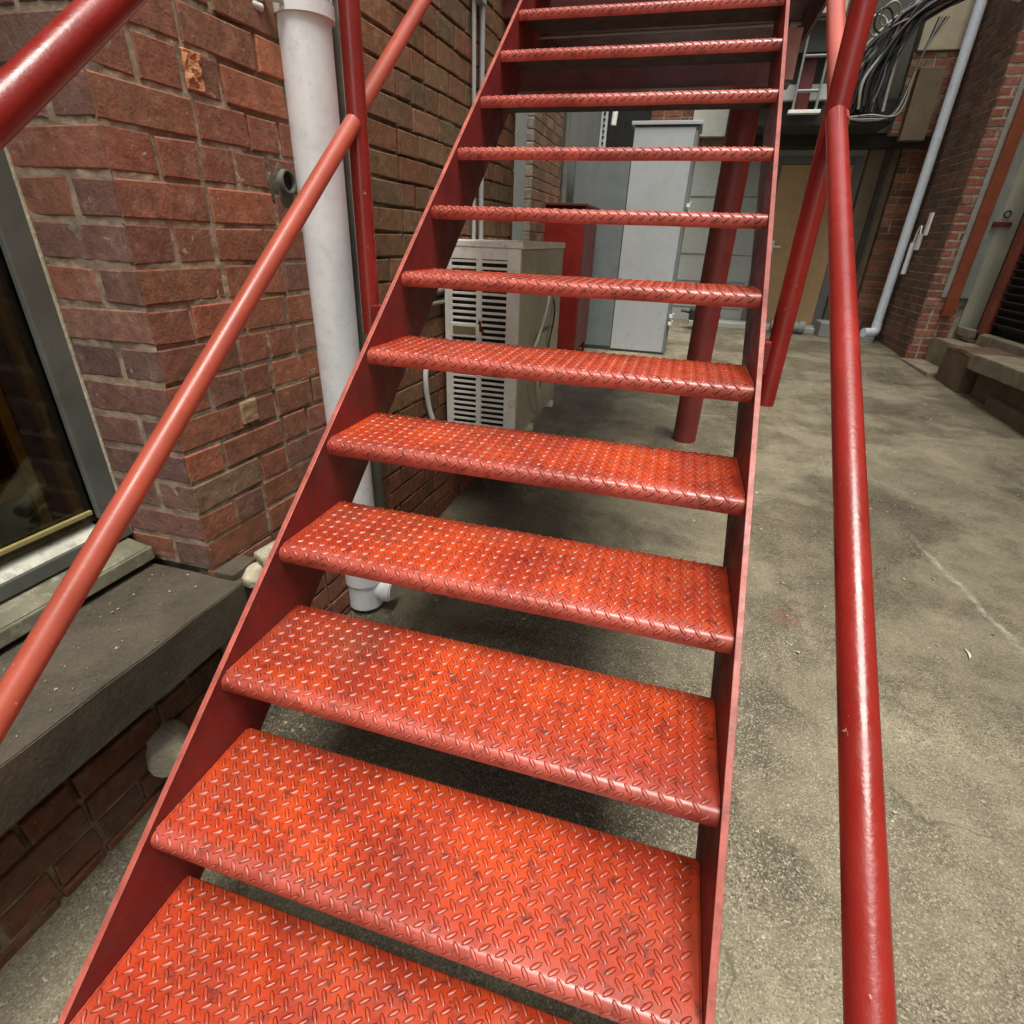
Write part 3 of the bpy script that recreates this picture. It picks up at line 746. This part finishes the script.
while zz < z1-.06:
    for (a, b) in ((X0, xm-.013), (xm+.013, X1)):
        mb.box((a, yf+.002, zz+.0160), (b, yb-.001, zz+.0270))
    zz += .0270; i += 1
mb.build('louvre_panel', M['white_metal'], AC, .0012, 1)
mb = MB(); mb.box((X0-.004, yf-.006, .640), (xm+.004, yf-.0005, .700)); mb.build('badge_plate', M['white_metal'], AC, .001)
mb = MB(); mb.box((X0+.006, yf-.0085, .652), (xm-.012, yf-.0065, .688)); mb.build('badge', M['badge'], AC, .001)
mb = MB()
for (dx, dz, a) in ((0,.018,0), (-.011,-.004,.6), (.011,-.004,-.6), (.002,.001,.2), (-.004,.028,.5)):
    mb.box((xm+.008+dx-.006, yf-.004, .678+dz-.011), (xm+.008+dx+.006, yf-.0005, .678+dz+.011), rot=Matrix.Rotation(a, 3, 'Y'))
mb.build('emblem', M['red_box'], AC)
for q_ in (.30, .82):
    mb = MB(); mb.box((x0+.0, y0+q_, z0-.04), (x1+.015, y0+q_+.04, z0-.001)); mb.box((x0-.015,y0+q_,z0-.25),(x0+.012,y0+q_+.04,z0-.001)); mb.build('wall_bracket', M['white_metal'], AC, .002)
# service cover and pipe loops on the long side
mb = MB(); mb.box((x1+.001, 2.45, z0+.10), (x1+.022, 2.80, .62)); mb.build('service_cover', M['beige_metal'], AC, .004)
for q, (pts, r, mat) in enumerate((
    ([(x1+.01,2.30,.52),(x1+.05,2.33,.66),(x1+.06,2.42,.78),(x1+.03,2.56,.86),(x1+.0,2.62,.86)], .0065, M['white_metal']),
    ([(x1+.01,2.26,.40),(x1+.05,2.24,.28),(x1+.05,2.34,.24),(x1+.02,2.38,.40)], .005, M['pale_cable']),
    ([(x1+.02,2.52,.34),(x1+.045,2.50,.55),(x1+.04,2.62,.78),(x1+.01,2.72,.90)], .004, M['pale_cable']),
    ([(x1+.01,2.50,.25),(x1+.04,2.54,.50),(x1+.045,2.66,.70),(x1+.02,2.70,.80)], .004, M['black_cable']))):
    mb = MB(); mb.tube(catmull(pts, 6), r, 8); mb.build('pipe_loop', mat, AC)
mb = MB(); mb.tube([(-.262,1.86,.83),(-.255,2.085,.845)], .011, 10); mb.tube([(-.262,1.83,.79),(-.255,2.085,.79)], .009, 10); mb.build('line_cover', M['pale_cable'], AC)
mb = MB(); mb.tube(catmull([(-.255,1.90,.60),(-.258,1.86,.48),(-.255,1.88,.34),(-.235,1.90,.24)], 6), .012, 12)
mb.build('drain_hose', M['pvc'], AC)

# ------------------------------------------------------------------ rear left: rendered building, pier, red cabinet, steel cupboard
RB = empty('rendered_building', (-1.0,5.0,-.2), 'dull grey rendered wall with a brick pier in the recess behind the stairs', 'building')
mb = MB(); mb.box((-3.0,4.95,-.3), (-.625,9.1,4.5)); mb.box((-3.0,3.12,-.3),(-2.6,4.95,4.5)); mb.build('wall', M['render_grey'], RB, .004)
mb = MB(); bricks(mb, (-.60,4.96,0), (0,1,0), (1,0,0), 1.15, -.15, 3.5, 31, .0, pal=[(.30,.17,.10),(.26,.15,.09),(.34,.20,.12),(.22,.13,.09)], cell=.06)
bricks(mb, (-.60,4.945,0), (-1,0,0), (0,-1,0), .06, -.15, 3.5, 33, .0, pal=[(.34,.30,.24)], cell=.06)
mb.build('brick_pier', [M['brick_far'], M['mortar_far']], RB)
mb = MB(); mb.tube([(-.565,6.16,-.1),(-.565,6.16,4.0)], .035, 14)
tag(mb.build('vertical_pipe', M['backing']), 'dull grey vertical pipe at the far edge of the tan brick pier', 'pipe')
RC = empty('red_cabinet', (-.4,5.6,-.17), 'red metal hydrant cabinet standing behind the air conditioning unit', 'cabinet')
mb = MB(); mb.box((-.66,5.55,.0), (-.20,6.35,1.36)); mb.build('body', M['red_dark'], RC, .004)
mb = MB(); mb.box((-.655,5.532,.01), (-.205,5.548,1.32)); d = mb.build('door', M['red_box'], RC, .003)
mb = MB(); mb.box((-.67,5.52,1.362),(-.19,6.37,1.385)); mb.build('top', M['red_dark'], RC, .003)
for (a, b) in ((-.64,5.56),(-.24,5.56),(-.64,6.30),(-.24,6.30)):
    mb = MB(); mb.box((a,b,-.185),(a+.03,b+.03,-.001)); mb.build('leg', M['red_dark'], RC, .002)
SCB = empty('steel_cupboard', (.3,6.5,-.12), 'tall pale blue grey steel cupboard with two doors behind the stairs', 'cupboard')
mb = MB(); mb.box((-.52,6.50,-.13), (.079,7.05,1.93)); mb.box((.08,6.50,-.13), (.74,7.05,2.15)); mb.build('carcass', M['cab_dark'], SCB, .004)
mb = MB(); mb.box((-.51,6.478,-.08), (.075,6.497,1.92)); tag(mb.build('door', M['cab_dark'], SCB, .003), 'darker left door')
mb = MB(); mb.box((.085,6.475,-.10), (.70,6.497,2.13)); tag(mb.build('door', M['cab_light'], SCB, .003), 'pale right door')
mb = MB(); mb.box((.05,6.46,2.152), (.76,7.06,2.185)); mb.build('top', M['cab_light'], SCB, .003)
mb = MB(); mb.box((.703,6.465,-.10), (.722,6.497,2.10)); mb.build('door_edge', M['steel'], SCB, .002)
for z in (1.42, 1.34, .30, .22, .62, 1.9):
    mb = MB(); mb.box((.725,6.44,z), (.76,6.475,z+.035)); mb.tube([(.74,6.455,z-.02),(.765,6.44,z+.05)], .007, 8); mb.build('latch', M['white_metal'], SCB)
mb = MB(); mb.box((-.70,8.95,-.1),(.02,9.16,3.4)); tag(mb.build('dark_gap_sheet', M['dark'], None, .004), 'tall black sheet standing in for the shaded gap above the steel cupboard door', 'board')  # added black sheet paints in the shade of the gap over the cupboard
# bits in the dark gap above the cupboard's left leaf
mb = MB(); mb.box((-.34,6.90,1.90),(-.27,6.93,3.0))
for i in range(16): mb.box((-.317,6.892,1.93+i*.055),(-.293,6.901,1.955+i*.055), 1)
tag(mb.build('slotted_channel', [M['conduit'], M['dark']]), 'short slotted grey steel channel hanging above the steel cupboard', 'channel')
mb = MB(); mb.tube([(-.20,6.9,2.22),(-.19,6.9,2.36)], .03, 12); mb.tube([(-.19,6.9,2.36),(-.17,6.9,3.0)], .006, 8)
tag(mb.build('lamp_holder', M['white_metal']), 'small white hanging lamp holder in the dark gap over the cupboard', 'lamp holder')

# ------------------------------------------------------------------ back building
BB = empty('rear_building', (1.5,9.3,0), 'pale painted block rear wall with a dark overhang and tan door', 'building')
mb = MB(); mb.box((-.63,9.2,-.2), (3.46,9.6,2.40)); mb.build('wall', M['painted_block'], BB)
mb = MB()
for i in range(5): mb.box((.3,9.192,.18+.38*i), (1.74,9.1995,.19+.38*i))
mb.build('block_joints', M['render_grey'], BB)
mb = MB(); bricks(mb, (-.62,9.185,0), (1,0,0), (0,-1,0), 1.72, 2.28, 4.4, 41, 0, cell=.1); mb.build('brick_band', [M['brick_far'], M['mortar_far']], BB)
mb = MB(); mb.box((1.78,9.165,-.02), (1.885,9.199,2.20)); mb.box((2.80,9.165,-.02),(2.90,9.199,2.20)); mb.box((1.886,9.165,2.105),(2.80,9.199,2.20)); mb.build('door_frame', M['grey_frame'], BB, .003)
dr = MB(); dr.box((1.89,9.15,.02), (2.795,9.19,2.10)); door = dr.build('door', M['tan_door'], BB, .003)
mb = MB(); mb.box((1.975,9.135,1.00),(2.015,9.149,1.16)); mb.tube([(1.995,9.13,1.08),(1.995,9.09,1.08),(2.10,9.09,1.08)], .013, 10); mb.build('handle', M['white_metal'], door)
# overhanging upper storey
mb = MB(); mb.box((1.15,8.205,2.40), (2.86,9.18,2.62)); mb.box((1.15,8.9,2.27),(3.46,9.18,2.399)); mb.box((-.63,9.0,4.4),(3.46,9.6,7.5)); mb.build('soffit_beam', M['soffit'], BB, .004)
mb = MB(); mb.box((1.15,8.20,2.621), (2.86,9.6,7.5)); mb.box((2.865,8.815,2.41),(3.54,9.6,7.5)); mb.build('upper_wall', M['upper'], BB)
mb = MB(); mb.box((2.92,9.05,-.05), (3.27,9.199,2.265)); mb.build('brown_infill', M['brown_panel'], BB, .004)
mb = MB(); mb.box((3.10,9.00,-.05), (3.17,9.048,2.265)); mb.build('batten', M['beam'], BB, .003)
mb = MB(); mb.box((.60,9.08,2.42), (1.06,9.183,2.80))
tag(mb.build('meter_box', M['pale_box'], None, .004), 'pale square panel box high on the wall beside the steel cupboard', 'meter box')
# low kerb, capped pipes at the foot of the rear wall
mb = MB(); mb.box((1.0,8.75,-.05), (3.0,9.16,.03)); tag(mb.build('kerb', M['painted_block'], None, .01), 'low pale concrete kerb along the foot of the rear wall', 'kerb')
mb = MB(); mb.tube([(2.15,8.62,.05),(2.60,8.62,.05)], .07, 20); mb.tube([(2.52,8.62,.05),(2.60,8.62,.05)], .085, 20)
tag(mb.build('plastic_pipe_length', M['plinth']), 'short grey pipe length lying on the floor by the tan door', 'pipe')
mb = MB(); mb.box((2.78,8.5,-.05), (3.10,8.9,.15)); tag(mb.build('concrete_block', M['plinth'], None, .015), 'squat grey concrete block on the floor right of the tan door', 'block')
# small black tap box near cupboard
mb = MB(); mb.box((.98,8.3,.08), (1.24,8.5,.24)); mb.tube([(.86,8.4,.20),(1.0,8.4,.18)], .02, 10); mb.tube([(1.2,8.4,.16),(1.42,8.42,.14)], .018, 10)
tag(mb.build('black_pump', M['black_cable'], None, .02), 'small black pump box low on the floor beyond the steel cupboard', 'pump')
# fascia high up
mb = MB(); mb.box((1.15,7.9,3.36), (2.05,8.19,3.62)); mb.build('fascia', M['timber_beam'], BB, .004)
mb = MB(); mb.box((1.15,8.0,3.05), (2.10,8.19,3.355)); mb.build('fascia_board', M['soffit'], BB, .004)

# aluminium ladder on the overhang
LD = empty('ladder', (1.85,8.0,2.5), 'narrow aluminium ladder fixed to the dark overhang above the tan door', 'ladder')
for x in (1.735, 1.985):
    mb = MB(); mb.box((x-.012,7.98,2.50),(x+.012,8.04,3.9)); mb.build('stile', M['steel'], LD, .002)
for z in (2.70, 3.02, 3.34, 3.66):
    mb = MB(); mb.tube([(1.748,8.01,z),(1.972,8.01,z)], .017, 12); mb.build('rung', M['steel'], LD)
mb = MB(); mb.box((1.69,7.96,2.48),(2.04,8.05,2.515)); mb.build('foot', M['white_metal'], LD, .004)
mb = MB(); mb.box((1.76,8.06,2.53),(1.90,8.095,3.9)); tag(mb.build('red_board', M['red_dark'], None, .003), 'narrow red board just behind the aluminium ladder', 'board')
mb = MB(); mb.box((1.20,8.10,2.63),(2.10,8.19,2.78)); mb.build('pale_board', M['painted_block'], BB, .004)

# hanging cables
CB = empty('cable_bundle', (2.5,7.9,2.5), 'tangle of black and pale cables hanging under the overhang right of the stairs', 'cables')
rnd = random.Random(12)
mb = MB(); mb.box((2.12,8.02,2.40), (2.85,8.14,2.62)); mb.build('cable_tray', M['black_cable'], CB, .004)
for i in range(46):
    t = i/45; xa = 2.15 + .50*rnd.random(); ya = 7.72 + .25*rnd.random()
    mat = rnd.choice([M['black_cable']]*4 + [M['pale_cable']]*2 + [M['mauve_cable']])
    r = rnd.choice((.010,.013,.018,.022)) if mat is M['black_cable'] else rnd.choice((.009,.013,.017))
    if i < 3: mat = M['pale_cable']; r = .02; xa = 2.14 + i*.05
    xt = 2.62 + .28*rnd.random(); 
    pts = [(xa, ya, 2.44 + .1*rnd.random()), (xa+rnd.uniform(-.04,.04), ya, 2.75+rnd.uniform(-.05,.05)), (xa*.55+xt*.45+rnd.uniform(-.06,.02), ya, 3.08+rnd.uniform(-.06,.08)), (xt, ya, 3.32+rnd.uniform(-.06,.10)), (xt+.42, ya-.05, 3.52+rnd.uniform(-.04,.04)), (3.40, ya-.1, 3.72+rnd.uniform(-.05,.05))]
    mb = MB(); mb.tube(catmull(pts, 6), r, 8); mb.build('cable', mat, CB)
for i in range(3):
    c = Vector((2.36+.05*i, 7.75, 3.20+.04*i)); R = .08+.02*rnd.random()
    mb = MB(); mb.tube([c + Vector((R*math.cos(a*math.pi/9), .05*math.sin(a*.5+i), R*math.sin(a*math.pi/9))) for a in range(19)], .010, 8); mb.build('cable_coil', M['black_cable'] if i % 2 else M['pale_cable'], CB)
for i in range(4):
    x = 2.2+.2*i
    mb = MB(); mb.tube(catmull([(2.15,7.8,2.42-.01*i),(2.5,7.75,2.36+.02*i),(2.75+.02*i,7.76,2.44),(2.86,7.78,2.9),(2.93+.03*i,7.8,3.25)], 6), .008, 8); mb.build('cable', M['pale_cable'] if i % 2 else M['black_cable'], CB)
mb = MB(); mb.tube([(2.70,7.55,3.50),(3.46,7.55,3.30)], .022, 10); mb.tube([(3.24,7.55,3.36),(3.52,7.55,3.285)], .024, 10, 1); tag(mb.build('overhead_pipe', [M['black_cable'], M['conduit']]), 'dark pipe with pale end crossing in front of the white downpipe top', 'pipe')

# ------------------------------------------------------------------ right building
RG = empty('side_building', (3.6,8,0), 'old brick side building with rendered bay and dark louvres across the yard', 'building')
PALR = [(.36,.14,.075)]*3 + [(.28,.12,.07)]*3 + [(.22,.10,.06)]*2 + [(.42,.20,.11)]
PALS = [(.20,.095,.060),(.16,.085,.055),(.24,.115,.07),(.15,.09,.06)]
PALP = [(.40,.135,.085)]*3 + [(.48,.20,.13)]*2 + [(.30,.12,.08)]
mb = MB()
bricks(mb, (3.555,9.19,0), (0,-1,0), (-1,0,0), 1.79, -.15, 6.5, 51, .0, pal=PALS, cell=.08)
bricks(mb, (3.555,7.40,0), (1,0,0), (0,-1,0), .36, -.15, 7.5, 53, .0, pal=PALP, recess=.003, cell=.06, joint=.020)
mb.build('wall', [M['brick_far'], M['mortar_far']], RG)
mb = MB(); bricks(mb, (3.28,8.98,0), (1,0,0), (0,-1,0), .27, -.15, 2.9, 57, .0, pal=PALR, cell=.08); mb.box((3.29,9.0,-.15),(3.54,9.18,2.9), 1)
mb.build('brick_pier', [M['brick_far'], M['mortar_far']], RG)
mb = MB(); mb.box((3.58,7.425,-.2),(6.0,9.6,7.5)); mb.box((4.22,2.0,-.4),(6.0,7.42,6.0)); mb.box((3.9,-6.0,-.4),(6.0,1.99,6.0)); mb.build('masonry_core', M['mortar_far'], RG)  # last box is out of view, added to dim sky light and reflections
mb = MB(); mb.box((3.70,7.375,.62),(3.975,7.392,7.5)); 
o = mb.build('grey_render_strip', M['grey_strip'], RG, .006)
mb = MB(); mb.box((3.975,7.382,.0),(4.45,7.424,7.5)); mb.build('cream_render', M['cream'], RG, .004)
# stone patch and brick above the brown panel
mb = MB(); mb.box((3.012,8.60,3.164),(3.613,8.81,3.701)); mb.build('stone_lintel', M['stone'], RG, .01)
mb = MB(); bricks(mb, (2.99,8.62,0), (1,0,0), (0,-1,0), .53, 2.369, 3.153, 61, .0, pal=[(.40,.17,.11),(.34,.25,.16),(.30,.12,.08)], cell=.08); mb.box((3.0,8.64,2.369),(3.516,8.81,3.153),1)
mb.build('brick_pier_head', [M['brick_far'], M['mortar_far']], RG)
mb = MB(); mb.box((3.076,8.50,2.283),(3.345,8.61,2.992)); tag(mb.build('hanging_panel', M['brown_panel'], None, .006), 'plain brown panel hanging below the stone patch beside the cables', 'panel')
# louvred bay, facing the yard
mb = MB(); mb.box((4.02,6.90,.30),(4.10,7.02,7.5)); mb.build('bay_post', M['dark_red_post'], RG, .004)
mb = MB(); mb.box((4.16,3.0,.24),(4.20,7.37,7.5)); mb.build('bay_backing', M['dark'], RG)
for i in range(30):
    z = .40 + i*.075
    mb = MB(); mb.box((4.06,3.0,z),(4.13,6.895,z+.012), rot=Matrix.Rotation(.6,3,'Y')); mb.build('louvre_blade', M['louvre'], RG)
mb = MB(); mb.box((4.03,3.0,.24),(4.12,6.897,.31)); mb.build('bay_sill', M['step_stone'], RG, .01)
mb = MB(); mb.box((3.96,7.02,.24),(4.04,7.372,.33)); mb.build('bay_return', M['step_stone'], RG, .01)
# stone ledge and steps in front of the bay
rough_block((3.56,2.2,.10), (4.02,5.86,.235), M['step_stone'], 'stone_ledge', RG, .009, 40, .006, 2, 4)
rough_block((3.66,2.2,-.40), (4.5,5.83,.098), M['brown_stone'], 'ledge_base', RG, .006, 20, .004, 4, 4)
rough_block((3.60,2.2,-.40), (3.665,5.4,-.06), M['brown_stone'], 'ledge_plinth', RG, .008, 30, .005, 6, 5)
rough_block((3.56,5.88,-.40), (4.2,6.45,.225), M['brown_stone'], 'ledge_end_block', RG, .012, 14, .012, 5, 4)
rough_block((4.0,2.2,.16), (4.30,6.89,.30), M['step_stone'], 'back_ledge', RG, .006, 40, .005, 7, 4)
rough_block((3.75,6.46,-.40), (4.4,7.36,.19), M['step_stone'], 'rear_plinth', RG, .008, 12, .008, 9, 4)
mb = MB(); mb.box((3.50,6.5,-.20),(3.90,7.38,-.075)); tag(mb.build('drain_cover', M['step_stone'], None, .01), 'worn pale stone slab at the foot of the brick pier', 'slab')

# white downpipe on the side building
WD = empty('downpipe', (3.46,8.45,-.05), 'long pale blue white downpipe in the far brick corner right of the stairs', 'downpipe')
mb = MB(); mb.tube([(3.46,8.45,7.5),(3.46,8.45,.16)], .055, 24); mb.build('pipe', M['pvc_blue'], WD)
mb = MB(); mb.tube(catmull([(3.46,8.45,.20),(3.46,8.44,.10),(3.43,8.42,.075),(3.30,8.36,.07)], 6), .06, 20); mb.build('elbow', M['pvc_blue'], WD)
mb = MB(); mb.tube([(3.36,8.38,-.06),(3.36,8.38,.02)], .10, 20); mb.build('gully', M['plinth'], WD)
# small white switch and conduit
o1 = MB(); o1.box((3.515,8.10,1.10),(3.548,8.20,1.28)); o1.box((3.52,7.98,1.26),(3.548,8.06,1.50)); 
tag(o1.build('switch_box', M['white_metal'], None, .004), 'small white switch boxes on the dark brick wall right of the pale downpipe', 'switch box')
mb = MB(); mb.tube([(3.52,8.28,.82),(3.52,8.28,1.18)], .030, 14); mb.tube(catmull([(3.52,8.28,1.18),(3.52,8.25,1.32),(3.52,8.18,1.36),(3.52,8.15,1.28)], 5), .010, 8)
tag(mb.build('short_conduit', M['pvc']), 'short white pipe piece clipped beside the switch boxes', 'conduit')
mb = MB(); mb.tube([(3.545,8.03,2.32),(3.545,7.98,1.9)], .02, 8)
# brown downpipe
BP = MB(); BP.box((3.745,7.30,.43),(3.855,7.37,7.5)); tag(BP.build('square_downpipe', M['brown_pipe'], None, .006), 'square red brown downpipe between grey and cream render on the right', 'downpipe')
# tap over its little red bar
TP = empty('garden_tap', (3.99,7.35,1.38), 'small black tap above a red bar on the cream rendered wall', 'tap')
mb = MB(); mb.box((3.92,7.345,1.355),(4.09,7.378,1.395)); mb.build('bar', M['red_dark'], TP, .003)
mb = MB(); ctr = Vector((4.02,7.36,1.47)); mb.tube([ctr + Vector((.030*math.cos(a*math.pi/8), 0, .030*math.sin(a*math.pi/8))) for a in range(17)], .008, 8, cap=False); mb.build('handle', M['tap'], TP)

# leaf lying on the slab
lf = MB(); L = Vector((2.085,1.645,ground_z(1.645))); n = 9; pts = []
for i in range(n+1):
    t = i/n; w = .006*math.sin(math.pi*t)**.8; y = -.03+.06*t; c = .012*math.sin(math.pi*t*.9)
    pts += [L + Vector((c-w, y, .004+.004*t)), L + Vector((c, y, .006+.006*t)), L + Vector((c+w, y, .003+.004*t))]
lf.add(pts, [(3*i+k, 3*i+k+1, 3*i+k+4, 3*i+k+3) for i in range(n) for k in (0,1)], 0, True)
o = lf.build('fallen_leaf', M['leaf']); tag(o, 'small pale curled leaf lying on the concrete right of the stairs', 'leaf')
md = o.modifiers.new('thick', 'SOLIDIFY'); md.thickness = .0008

# crumbs and chips on the ledge and floor: one uncountable scatter
mb = MB(); rnd = random.Random(5)
def chip(p, r):
    vs = [Vector(p) + Vector((rnd.uniform(-1,1), rnd.uniform(-1,1), rnd.uniform(.0,1.0)))*r for _ in range(6)]
    mb.add(vs, [(0,1,2),(0,2,3),(0,3,4),(1,2,5),(2,3,5),(3,4,5),(0,1,4),(1,4,5)])
for _ in range(260):
    y = rnd.uniform(-.6,.55); x = rnd.uniform(-.50,-.235); chip((x, y, .2065), rnd.choice((.0012,.0012,.0018,.0025,.004)))
for _ in range(1900):
    x = rnd.uniform(-.38,3.4); y = rnd.uniform(-.5,6)**1.0; chip((x, y, ground_z(y)), rnd.choice((.002,.003,.004,.004,.006,.009)))
for _ in range(160):
    y = rnd.uniform(-.5,.6); x = rnd.uniform(-.37,-.1); chip((x, y, ground_z(y)), rnd.choice((.003,.005,.008)))
tag(mb.build('debris', concrete('pale_crumbs', (.42,.38,.28), .9, .8, .5, 30)), 'pale crumbs and grit scattered over the stone ledge and concrete floor', 'debris', kind='stuff')

# ------------------------------------------------------------------ world, sun, camera
w = bpy.data.worlds.new('World'); SC.world = w; w.use_nodes = True
nt = w.node_tree; bg = nt.nodes['Background']
sky = nt.nodes.new('ShaderNodeTexSky'); sky.sky_type = 'NISHITA'; sky.sun_disc = False
EL, AZ = math.radians(74), math.radians(30)      # azimuth measured from -Y (behind the camera) towards +X
sd = Vector((math.sin(AZ)*math.cos(EL), -math.cos(AZ)*math.cos(EL), math.sin(EL)))
sky.sun_elevation = EL; sky.sun_rotation = math.atan2(sd.x, sd.y)
sky.air_density = 1.0; sky.dust_density = 3.0; sky.ozone_density = 1.0
hsv = nt.nodes.new('ShaderNodeHueSaturation'); hsv.inputs['Saturation'].default_value = .35
tn = nt.nodes.new('ShaderNodeMix'); tn.data_type = 'RGBA'; tn.blend_type = 'MULTIPLY'; tn.inputs[0].default_value = 1; tn.inputs[7].default_value = (1, .99, .94, 1)
nt.links.new(sky.outputs[0], hsv.inputs['Color']); nt.links.new(hsv.outputs[0], tn.inputs[6]); nt.links.new(tn.outputs[2], bg.inputs['Color']); bg.inputs['Strength'].default_value = .135
sl = bpy.data.lights.new('sun', 'SUN'); sl.energy = 2.3; sl.angle = math.radians(32); sl.color = (1, .95, .87)
so = bpy.data.objects.new('sun', sl); COL.objects.link(so); so.rotation_euler = (-sd).to_track_quat('-Z', 'Y').to_euler(); so.location = (3,-4,8)

a, b, c = .2662, .4695, .0383
f = Vector((-math.sin(a)*math.cos(b), math.cos(a)*math.cos(b), -math.sin(b)))
r = Vector((math.cos(a), math.sin(a), 0)); u = r.cross(f)
r2 = r*math.cos(c) + u*math.sin(c); u2 = -r*math.sin(c) + u*math.cos(c)
cd = bpy.data.cameras.new('camera'); cd.sensor_width = 36; cd.lens = 540.5/1024*36; cd.clip_start = .02; cd.clip_end = 500
co = bpy.data.objects.new('camera', cd); COL.objects.link(co)
R3 = Matrix((r2, u2, -f)).transposed()
co.matrix_world = Matrix.Translation(CAM) @ R3.to_4x4()
SC.camera = co
SC.view_settings.view_transform = 'Standard'; SC.view_settings.look = 'None'; SC.view_settings.exposure = 1.0; SC.view_settings.gamma = 1
SC.view_settings.use_curve_mapping = False
